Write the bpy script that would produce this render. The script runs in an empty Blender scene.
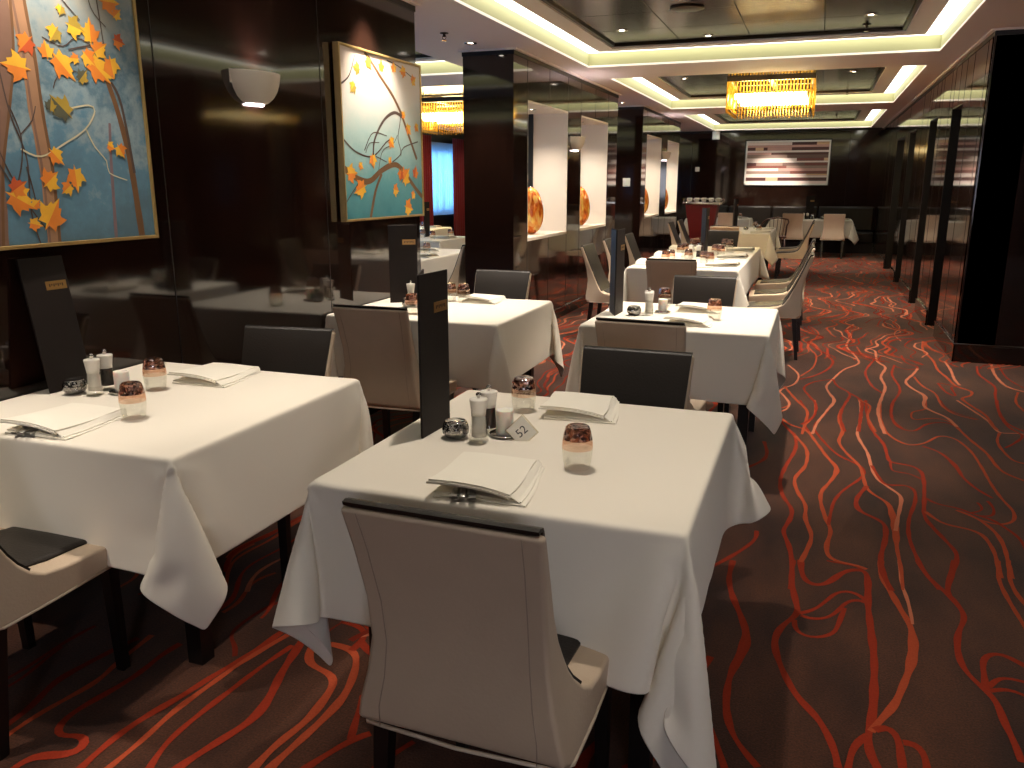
import bpy, bmesh, math, random
from mathutils import Vector, Matrix, Euler
import numpy as np
SC = bpy.context.scene
COL = SC.collection
PI = math.pi
rnd = random.Random(5)

# ------------------------------------------------------------------ materials
def lin(c):
    return tuple(((v / 255) / 12.92 if v / 255 <= .04045 else ((v / 255 + .055) / 1.055) ** 2.4) for v in c) + (1,)

def newmat(name):
    m = bpy.data.materials.new(name); m.use_nodes = True
    return m, m.node_tree.nodes, m.node_tree.links, m.node_tree.nodes['Principled BSDF']

def mat(name, rgb, rough=.5, metal=0, spec=.5, coat=0, bump=0, bscale=60, noise=0, nscale=8, emis=None, estr=0, sheen=0, stretch=(1, 1, 1), coat_rough=.05):
    m, n, l, b = newmat(name)
    b.inputs['Base Color'].default_value = lin(rgb)
    b.inputs['Roughness'].default_value = rough
    b.inputs['Metallic'].default_value = metal
    b.inputs['Specular IOR Level'].default_value = spec
    b.inputs['Coat Weight'].default_value = coat
    b.inputs['Coat Roughness'].default_value = coat_rough
    b.inputs['Sheen Weight'].default_value = sheen
    if emis:
        b.inputs['Emission Color'].default_value = lin(emis); b.inputs['Emission Strength'].default_value = estr
    if bump or noise:
        tc = n.new('ShaderNodeTexCoord'); mp = n.new('ShaderNodeMapping'); mp.inputs['Scale'].default_value = stretch
        l.new(tc.outputs['Object'], mp.inputs['Vector'])
    if noise:
        t = n.new('ShaderNodeTexNoise'); t.inputs['Scale'].default_value = nscale; t.inputs['Detail'].default_value = 4
        l.new(mp.outputs['Vector'], t.inputs['Vector'])
        mx = n.new('ShaderNodeMixRGB'); mx.inputs[1].default_value = tuple(c * (1 - noise) for c in lin(rgb)[:3]) + (1,)
        mx.inputs[2].default_value = tuple(min(1, c * (1 + noise)) for c in lin(rgb)[:3]) + (1,)
        l.new(t.outputs['Fac'], mx.inputs[0]); l.new(mx.outputs[0], b.inputs['Base Color'])
    if bump:
        t = n.new('ShaderNodeTexNoise'); t.inputs['Scale'].default_value = bscale; t.inputs['Detail'].default_value = 3
        l.new(mp.outputs['Vector'], t.inputs['Vector'])
        bp = n.new('ShaderNodeBump'); bp.inputs['Strength'].default_value = bump; bp.inputs['Distance'].default_value = .01
        l.new(t.outputs['Fac'], bp.inputs['Height']); l.new(bp.outputs['Normal'], b.inputs['Normal'])
    return m

def emit(name, rgb, s):
    m = bpy.data.materials.new(name); m.use_nodes = True
    n = m.node_tree.nodes; n.clear()
    o = n.new('ShaderNodeOutputMaterial'); e = n.new('ShaderNodeEmission')
    e.inputs[0].default_value = lin(rgb); e.inputs[1].default_value = s
    m.node_tree.links.new(e.outputs[0], o.inputs[0])
    return m

def glassy(name, rgb, gloss=.12, rough=.02, facing=.6):
    """thin clear glass: see-through tint with a fresnel reflection"""
    m = bpy.data.materials.new(name); m.use_nodes = True
    n = m.node_tree.nodes; l = m.node_tree.links; n.clear()
    o = n.new('ShaderNodeOutputMaterial'); t = n.new('ShaderNodeBsdfTransparent'); g = n.new('ShaderNodeBsdfGlossy')
    t.inputs[0].default_value = lin(rgb); g.inputs['Roughness'].default_value = rough
    g.inputs[0].default_value = (1, 1, 1, 1)
    w = n.new('ShaderNodeLayerWeight'); w.inputs[0].default_value = facing
    mr = n.new('ShaderNodeMapRange'); mr.inputs['To Min'].default_value = gloss * .4; mr.inputs['To Max'].default_value = min(1, gloss * 5)
    l.new(w.outputs['Fresnel'], mr.inputs['Value'])
    x = n.new('ShaderNodeMixShader'); l.new(mr.outputs[0], x.inputs[0]); l.new(t.outputs[0], x.inputs[1]); l.new(g.outputs[0], x.inputs[2])
    l.new(x.outputs[0], o.inputs[0])
    return m

M = {}
M['lacquer'] = mat('dark_lacquered_wood', (32, 18, 13), .07, spec=.5, coat=.4, coat_rough=.05, noise=.35, nscale=3, bump=.012, bscale=2.2, stretch=(6, 6, .6))
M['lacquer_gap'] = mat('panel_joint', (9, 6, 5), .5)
M['dark_matte'] = mat('dark_door_wood', (16, 10, 8), .45, noise=.3, stretch=(6, 6, .6))
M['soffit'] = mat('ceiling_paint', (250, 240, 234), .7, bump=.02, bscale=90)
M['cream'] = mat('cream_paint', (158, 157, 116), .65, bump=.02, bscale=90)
M['metal_panel'] = mat('smoked_metal_ceiling', (60, 52, 43), .22, metal=1, noise=.12, nscale=2)
M['bronze'] = mat('bronze_trim', (60, 48, 36), .3, metal=.8, noise=.1)
M['reveal'] = mat('niche_paint', (222, 212, 198), .6, bump=.02, bscale=80)
M['cloth'] = mat('white_linen', (232, 224, 210), .85, sheen=.2, bump=.06, bscale=900)
M['napkin'] = mat('napkin_linen', (240, 234, 220), .85, sheen=.2, bump=.08, bscale=700)
M['taupe'] = mat('taupe_leather', (190, 170, 148), .42, bump=.08, bscale=120, noise=.06, nscale=14)
M['welt'] = mat('pale_piping', (206, 190, 170), .45, noise=.05)
M['seam'] = mat('leather_seam', (158, 140, 124), .6, noise=.05)
M['leather'] = mat('dark_leather', (25, 19, 15), .40, spec=.3, bump=.1, bscale=140, noise=.1, nscale=10)
M['legwood'] = mat('black_stained_wood', (13, 10, 9), .4, noise=.2, stretch=(5, 5, .6))
M['menu'] = mat('menu_leatherette', (27, 19, 17), .6, spec=.25, bump=.08, bscale=260, noise=.08)
M['plaque'] = mat('brass_plaque', (190, 148, 92), .35, metal=.9, noise=.15, nscale=40)
M['engrave'] = mat('engraving', (70, 48, 28), .5, noise=.1)
M['chrome'] = mat('polished_chrome', (205, 200, 195), .12, metal=1, noise=.05)
M['steel'] = mat('cutlery_steel', (214, 210, 204), .34, metal=1, noise=.08)
M['ceramic'] = mat('white_mill_body', (238, 232, 222), .3, coat=.3, noise=.03)
M['pepper'] = mat('peppercorns', (58, 46, 38), .7, noise=.5, nscale=220)
M['frost'] = mat('frosted_white_glass', (236, 232, 222), .45, noise=.03)
M['frost'].node_tree.nodes['Principled BSDF'].inputs['Subsurface Weight'].default_value = .3
M['clear'] = glassy('clear_glass', (250, 250, 248), .04, facing=.45)
M['amberglass'] = glassy('smoky_brown_glass', (196, 158, 138), .10, facing=.5)
M['smoked'] = glassy('smoked_cut_glass', (110, 104, 98), .3, rough=.05, facing=.8)
def patterned(name, c0, c1, scale, gloss, bumpy):
    m = glassy(name, c0, gloss, .06, .5); n = m.node_tree.nodes; l = m.node_tree.links
    tc = n.new('ShaderNodeTexCoord'); v = n.new('ShaderNodeTexVoronoi'); v.inputs['Scale'].default_value = scale; l.new(tc.outputs['Object'], v.inputs['Vector'])
    r = n.new('ShaderNodeValToRGB'); r.color_ramp.elements[0].position = .15; r.color_ramp.elements[0].color = lin(c0); r.color_ramp.elements[1].position = .6; r.color_ramp.elements[1].color = lin(c1)
    l.new(v.outputs['Color'], r.inputs[0])
    b = n.new('ShaderNodeBump'); b.inputs['Strength'].default_value = bumpy; b.inputs['Distance'].default_value = .004; l.new(v.outputs['Distance'], b.inputs['Height'])
    for q in n:
        if q.type == 'BSDF_TRANSPARENT': l.new(r.outputs[0], q.inputs[0])
        if q.type == 'BSDF_GLOSSY': l.new(b.outputs[0], q.inputs['Normal'])
    return m
M['browncut'] = patterned('brown_patterned_glass', (112, 74, 58), (206, 168, 148), 70, .18, .7)
M['cutglass'] = patterned('cut_glass_facets', (60, 54, 50), (236, 232, 222), 75, .35, 1.0)
M['blush'] = glassy('blush_tinted_glass', (244, 228, 216), .05, facing=.45)
M['acrylic'] = glassy('clear_acrylic', (240, 236, 226), .05, facing=.4)
M['black'] = mat('black_print', (22, 20, 20), .5, noise=.05)
M['frame_gold'] = mat('dull_gold_frame', (190, 160, 104), .35, metal=.7, noise=.15, nscale=20)
M['frame_side'] = mat('frame_side_wood', (104, 76, 48), .45, noise=.2)
M['shade'] = mat('plaster_sconce', (226, 216, 200), .6, noise=.03)
M['red'] = mat('dark_red_panel', (100, 10, 14), .45, noise=.15)
M['redcurtain'] = mat('red_drape', (150, 26, 30), .85, sheen=.3, noise=.15, nscale=20)
M['plastic'] = mat('white_plastic', (226, 222, 214), .4, noise=.02)
M['brownwood'] = mat('dark_brown_wood', (62, 36, 24), .35, noise=.25, stretch=(4, 4, .6))
M['bulb'] = emit('downlight_glow', (255, 244, 226), 14)
M['cove'] = emit('cove_lamp_glow', (255, 250, 232), 2.4)
M['chandelier_lamp'] = emit('chandelier_lamp_glow', (255, 226, 160), 26)
M['sconce_lamp'] = emit('sconce_lamp_glow', (255, 236, 240), 12)
M['daylight'] = emit('bright_window_daylight', (110, 184, 255), 2.6)
M['fill_back'] = emit('cool_fill_glow', (232, 231, 242), 7.0)  # glow of the fill window added behind the viewer
M['cove_dim'] = emit('dimmed_cove_lamp_glow', (255, 250, 232), 1.1)

def sheer():
    m = bpy.data.materials.new('sheer_curtain'); m.use_nodes = True
    n = m.node_tree.nodes; l = m.node_tree.links; n.clear()
    o = n.new('ShaderNodeOutputMaterial'); t = n.new('ShaderNodeBsdfTransparent'); d = n.new('ShaderNodeBsdfTranslucent'); f = n.new('ShaderNodeBsdfDiffuse')
    for q in (d, f): q.inputs[0].default_value = lin((225, 235, 245))
    a = n.new('ShaderNodeMixShader'); a.inputs[0].default_value = .5; l.new(d.outputs[0], a.inputs[1]); l.new(f.outputs[0], a.inputs[2])
    x = n.new('ShaderNodeMixShader'); x.inputs[0].default_value = .55; l.new(t.outputs[0], x.inputs[1]); l.new(a.outputs[0], x.inputs[2])
    l.new(x.outputs[0], o.inputs[0]); return m
M['sheer'] = sheer()

def amber_rod():
    m = bpy.data.materials.new('amber_glass_rod'); m.use_nodes = True
    n = m.node_tree.nodes; l = m.node_tree.links; n.clear()
    o = n.new('ShaderNodeOutputMaterial'); t = n.new('ShaderNodeBsdfTransparent'); g = n.new('ShaderNodeBsdfGlossy'); d = n.new('ShaderNodeBsdfTranslucent')
    t.inputs[0].default_value = lin((255, 240, 192)); d.inputs[0].default_value = lin((250, 212, 118)); g.inputs['Roughness'].default_value = .15
    g.inputs[0].default_value = lin((238, 198, 112))
    a = n.new('ShaderNodeMixShader'); a.inputs[0].default_value = .5; l.new(t.outputs[0], a.inputs[1]); l.new(d.outputs[0], a.inputs[2])
    x = n.new('ShaderNodeMixShader'); x.inputs[0].default_value = .35; l.new(a.outputs[0], x.inputs[1]); l.new(g.outputs[0], x.inputs[2])
    l.new(x.outputs[0], o.inputs[0]); return m
M['rod'] = amber_rod()

def carpet():
    m, n, l, b = newmat('brown_carpet_pile')
    b.inputs['Roughness'].default_value = .95; b.inputs['Specular IOR Level'].default_value = .15; b.inputs['Sheen Weight'].default_value = .15
    tc = n.new('ShaderNodeTexCoord')
    big = n.new('ShaderNodeTexNoise'); big.inputs['Scale'].default_value = 2.6; big.inputs['Detail'].default_value = 5
    fine = n.new('ShaderNodeTexNoise'); fine.inputs['Scale'].default_value = 160; fine.inputs['Detail'].default_value = 3
    mp = n.new('ShaderNodeMapping'); mp.inputs['Scale'].default_value = (1.4, .6, 1)
    l.new(tc.outputs['Object'], mp.inputs[0]); l.new(mp.outputs[0], big.inputs['Vector']); l.new(tc.outputs['Object'], fine.inputs['Vector'])
    r = n.new('ShaderNodeValToRGB'); r.color_ramp.elements[0].position = .32; r.color_ramp.elements[0].color = lin((50, 27, 17)); r.color_ramp.elements[1].position = .7; r.color_ramp.elements[1].color = lin((90, 53, 34))
    l.new(big.outputs['Fac'], r.inputs[0])
    r2 = n.new('ShaderNodeValToRGB'); r2.color_ramp.elements[0].position = .3; r2.color_ramp.elements[0].color = (.55, .55, .55, 1); r2.color_ramp.elements[1].position = .7; r2.color_ramp.elements[1].color = (1.3, 1.25, 1.2, 1)
    l.new(fine.outputs['Fac'], r2.inputs[0])
    mx = n.new('ShaderNodeMixRGB'); mx.blend_type = 'MULTIPLY'; mx.inputs[0].default_value = 1
    l.new(r.outputs[0], mx.inputs[1]); l.new(r2.outputs[0], mx.inputs[2]); l.new(mx.outputs[0], b.inputs['Base Color'])
    bp = n.new('ShaderNodeBump'); bp.inputs['Strength'].default_value = .3; bp.inputs['Distance'].default_value = .004
    l.new(fine.outputs['Fac'], bp.inputs['Height']); l.new(bp.outputs[0], b.inputs['Normal'])
    return m
M['carpet'] = carpet()
for k, c in dict(r=(142, 46, 26), o=(164, 70, 42), t=(188, 110, 82), d=(118, 38, 24)).items():
    M['line_' + k] = mat('carpet_line_' + k, c, .95, spec=.15, noise=.3, nscale=160)

def egg_glass():
    m, n, l, b = newmat('streaked_orange_glass')
    b.inputs['Roughness'].default_value = .12; b.inputs['Coat Weight'].default_value = .4
    tc = n.new('ShaderNodeTexCoord'); mp = n.new('ShaderNodeMapping'); mp.inputs['Scale'].default_value = (9, 9, 2.2)
    l.new(tc.outputs['Object'], mp.inputs[0])
    t = n.new('ShaderNodeTexNoise'); t.inputs['Scale'].default_value = 2.2; t.inputs['Detail'].default_value = 5; t.inputs['Distortion'].default_value = 1.0
    l.new(mp.outputs[0], t.inputs['Vector'])
    r = n.new('ShaderNodeValToRGB'); e = r.color_ramp.elements
    e[0].position = .3; e[0].color = lin((150, 40, 12)); e[1].position = .7; e[1].color = lin((250, 214, 110))
    q = r.color_ramp.elements.new(.47); q.color = lin((222, 110, 24))
    l.new(t.outputs['Fac'], r.inputs[0]); l.new(r.outputs[0], b.inputs['Base Color']); return m
M['egg'] = egg_glass()

def canvas_mat(name, stops, blotch=.35):
    """painted ground: soft vertical wash of colours broken up by brushy noise"""
    m, n, l, b = newmat(name); b.inputs['Roughness'].default_value = .55
    tc = n.new('ShaderNodeTexCoord'); sp = n.new('ShaderNodeSeparateXYZ'); l.new(tc.outputs['Generated'], sp.inputs[0])
    t = n.new('ShaderNodeTexNoise'); t.inputs['Scale'].default_value = 5; t.inputs['Detail'].default_value = 7; t.inputs['Roughness'].default_value = .65
    l.new(tc.outputs['Object'], t.inputs['Vector'])
    a = n.new('ShaderNodeMath'); a.operation = 'MULTIPLY_ADD'; a.inputs[1].default_value = blotch * 2; a.inputs[2].default_value = -blotch
    l.new(t.outputs['Fac'], a.inputs[0])
    s = n.new('ShaderNodeMath'); s.operation = 'ADD'; l.new(sp.outputs['Z'], s.inputs[0]); l.new(a.outputs[0], s.inputs[1])
    r = n.new('ShaderNodeValToRGB')
    els = r.color_ramp.elements
    els[0].position, els[0].color = stops[0][0], lin(stops[0][1]); els[1].position, els[1].color = stops[-1][0], lin(stops[-1][1])
    for p_, c in stops[1:-1]:
        q = els.new(p_); q.color = lin(c)
    l.new(s.outputs[0], r.inputs[0]); l.new(r.outputs[0], b.inputs['Base Color']); return m
M['canvas_a'] = canvas_mat('painted_blue_grey_ground', [(0, (82, 112, 128)), (.3, (92, 132, 154)), (.42, (138, 158, 166)), (.58, (88, 118, 134)), (.75, (136, 148, 150)), (1, (160, 158, 148))], .7)
M['canvas_b'] = canvas_mat('painted_teal_ground', [(0, (52, 122, 134)), (.22, (86, 152, 160)), (.5, (170, 196, 192)), (.75, (214, 206, 196)), (1, (216, 198, 184))], .15)
for k, c in dict(trunk=(162, 122, 92), trunk_b=(128, 96, 80), twig=(78, 62, 56), pale=(206, 196, 160), pink=(128, 104, 108), bark=(112, 78, 48), y=(236, 176, 50), o=(226, 130, 44), r=(196, 84, 40), h=(168, 140, 52), g=(84, 84, 66)).items():
    M['paint_' + k] = mat('paint_' + k, c, .55, noise=.22, nscale=14)
for i, c in enumerate([(232, 214, 206), (196, 150, 140), (120, 66, 58), (86, 48, 46), (150, 124, 112), (216, 176, 140), (110, 84, 76)]):
    M['stripe%d' % i] = mat('stripe_paint_%d' % i, c, .4, noise=.08, nscale=6)

# ------------------------------------------------------------------ mesh builder
class MB:
    def __init__(s): s.v = []; s.f = []; s.m = []; s.sm = []
    def add(s, vs, fs, mi=0, smooth=False, T=None):
        o = len(s.v)
        if T is not None: vs = [tuple(T @ Vector(v)) for v in vs]
        s.v += [tuple(v) for v in vs]; s.f += [tuple(i + o for i in f) for f in fs]
        s.m += [mi] * len(fs); s.sm += [smooth] * len(fs); return s
    def box(s, x0, x1, y0, y1, z0, z1, mi=0, bev=0, T=None, seg=2):
        if bev <= 0:
            vs = [(x0, y0, z0), (x1, y0, z0), (x1, y1, z0), (x0, y1, z0), (x0, y0, z1), (x1, y0, z1), (x1, y1, z1), (x0, y1, z1)]
            return s.add(vs, [(3, 2, 1, 0), (4, 5, 6, 7), (0, 1, 5, 4), (1, 2, 6, 5), (2, 3, 7, 6), (3, 0, 4, 7)], mi, False, T)
        bm = bmesh.new(); bmesh.ops.create_cube(bm, size=1)
        for v in bm.verts: v.co = ((x0 + x1) / 2 + v.co.x * (x1 - x0), (y0 + y1) / 2 + v.co.y * (y1 - y0), (z0 + z1) / 2 + v.co.z * (z1 - z0))
        bmesh.ops.bevel(bm, geom=bm.edges[:], offset=min(bev, .49 * min(x1 - x0, y1 - y0, z1 - z0)), segments=seg, affect='EDGES', profile=.5)
        bm.verts.index_update()
        o = len(s.sm); bm.normal_update(); flat = [max(abs(c) for c in f.normal) < .999 for f in bm.faces]
        s.add([v.co[:] for v in bm.verts], [[v.index for v in f.verts] for f in bm.faces], mi, True, T); s.sm[o:] = flat; bm.free(); return s
    def lathe(s, prof, n=20, c=(0, 0, 0), mi=0, smooth=True, caps=True, T=None, sx=1, a0=0, a1=2 * PI):
        full = abs(a1 - a0 - 2 * PI) < 1e-6; k = n if full else n + 1
        vs = []; fs = []
        for r, z in prof:
            for i in range(k):
                a = a0 + (a1 - a0) * i / n; vs.append((c[0] + r * math.cos(a) * sx, c[1] + r * math.sin(a), c[2] + z))
        for j in range(len(prof) - 1):
            for i in range(n):
                i2 = (i + 1) % k
                fs.append((j * k + i, j * k + i2, (j + 1) * k + i2, (j + 1) * k + i))
        if caps and full:
            if prof[0][0] > 1e-5: fs.append(tuple(range(k))[::-1])
            if prof[-1][0] > 1e-5: fs.append(tuple((len(prof) - 1) * k + i for i in range(k)))
        return s.add(vs, fs, mi, smooth, T)
    def tube(s, pts, r, n=8, mi=0, T=None, closed=False):
        P = [Vector(p) for p in pts]; vs = []; fs = []; N = len(P)
        rr = r if isinstance(r, (list, tuple)) else [r] * N
        up = None
        for i in range(N):
            a = P[(i - 1) % N] if (closed or i > 0) else P[i]; b = P[(i + 1) % N] if (closed or i < N - 1) else P[i]
            t = (b - a).normalized()
            if up is None: up = t.orthogonal().normalized()
            up = (up - t * up.dot(t)).normalized(); w = t.cross(up)
            for k in range(n):
                q = 2 * PI * k / n; vs.append(tuple(P[i] + up * (math.cos(q) * rr[i]) + w * (math.sin(q) * rr[i])))
        for i in range(N if closed else N - 1):
            j = (i + 1) % N
            for k in range(n):
                k2 = (k + 1) % n; fs.append((i * n + k, i * n + k2, j * n + k2, j * n + k))
        if not closed: fs += [tuple(range(n))[::-1], tuple((N - 1) * n + k for k in range(n))]
        return s.add(vs, fs, mi, True, T)
    def prism(s, poly, h0, h1, axis='z', mi=0, T=None):
        """extrude a 2-D outline; axis z: (x,y) outline, axis x: (y,z) outline"""
        n = len(poly)
        g = (lambda a, b, h: (a, b, h)) if axis == 'z' else (lambda a, b, h: (h, a, b))
        vs = [g(a, b, h0) for a, b in poly] + [g(a, b, h1) for a, b in poly]
        fs = [tuple(range(n))[::-1], tuple(range(n, 2 * n))] + [(i, (i + 1) % n, n + (i + 1) % n, n + i) for i in range(n)]
        return s.add(vs, fs, mi, False, T)
    def build(s, name, mats, parent=None, loc=None, rz=0, sharp=None):
        me = bpy.data.meshes.new(name); me.from_pydata(s.v, [], s.f); me.update()
        for k in (mats if isinstance(mats, (list, tuple)) else [mats]): me.materials.append(M[k] if isinstance(k, str) else k)
        me.polygons.foreach_set('material_index', s.m); me.polygons.foreach_set('use_smooth', s.sm)
        bm = bmesh.new(); bm.from_mesh(me); bmesh.ops.recalc_face_normals(bm, faces=bm.faces[:]); bm.to_mesh(me); bm.free()
        if sharp: me.set_sharp_from_angle(angle=math.radians(sharp))
        o = bpy.data.objects.new(name, me); COL.objects.link(o)
        if parent: o.parent = parent
        if loc: o.location = loc
        o.rotation_euler.z = rz
        return o

def tag(o, label=None, cat=None, group=None, kind=None):
    if label: o['label'] = label
    if cat: o['category'] = cat
    if group: o['group'] = group
    if kind: o['kind'] = kind
    return o
def thing(name, label, cat, loc=(0, 0, 0), rz=0, group=None):
    o = bpy.data.objects.new(name, None); COL.objects.link(o); o.location = loc; o.rotation_euler.z = rz
    o.empty_display_size = .1
    return tag(o, label, cat, group)
KIDS = {}
def kids(o): return KIDS.setdefault(o.name, [c for c in bpy.data.objects if c.parent == o])
def dup(o, loc, rz, label, group=None, tree=None):
    def cp(a, par):
        c = a.copy(); COL.objects.link(c)
        if par: c.parent = par
        for ch in kids(a): cp(ch, c)
        return c
    c = cp(o, None); c.location = loc; c.rotation_euler.z = rz; c['label'] = label
    if group: c['group'] = group
    elif 'group' in c: del c['group']
    return c
def struct(mb, name, mats, label, cat, parent=None, sharp=None):
    o = mb.build(name, mats, parent, sharp=sharp)
    return tag(o, label, cat, None, 'structure') if parent is None else o
# ------------------------------------------------------------------ room shell
ZC = 2.69
XW, XB = -2.70, -3.20          # partition faces: corridor side, far side
XR = 1.21                      # right panelled wall
YF = 20.4                      # end wall
XO = -8.2                      # outer wall of the window side
BAYS = [(-0.8, 3.55), (4.6, 8.95), (9.95, 14.25), (15.5, 20.2)]
BX = (-2.40, 0.94)
SX = (-7.55, -3.62)             # bays over the window side
RXB = (1.55, 4.1)              # bay over the open area on the right

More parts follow.
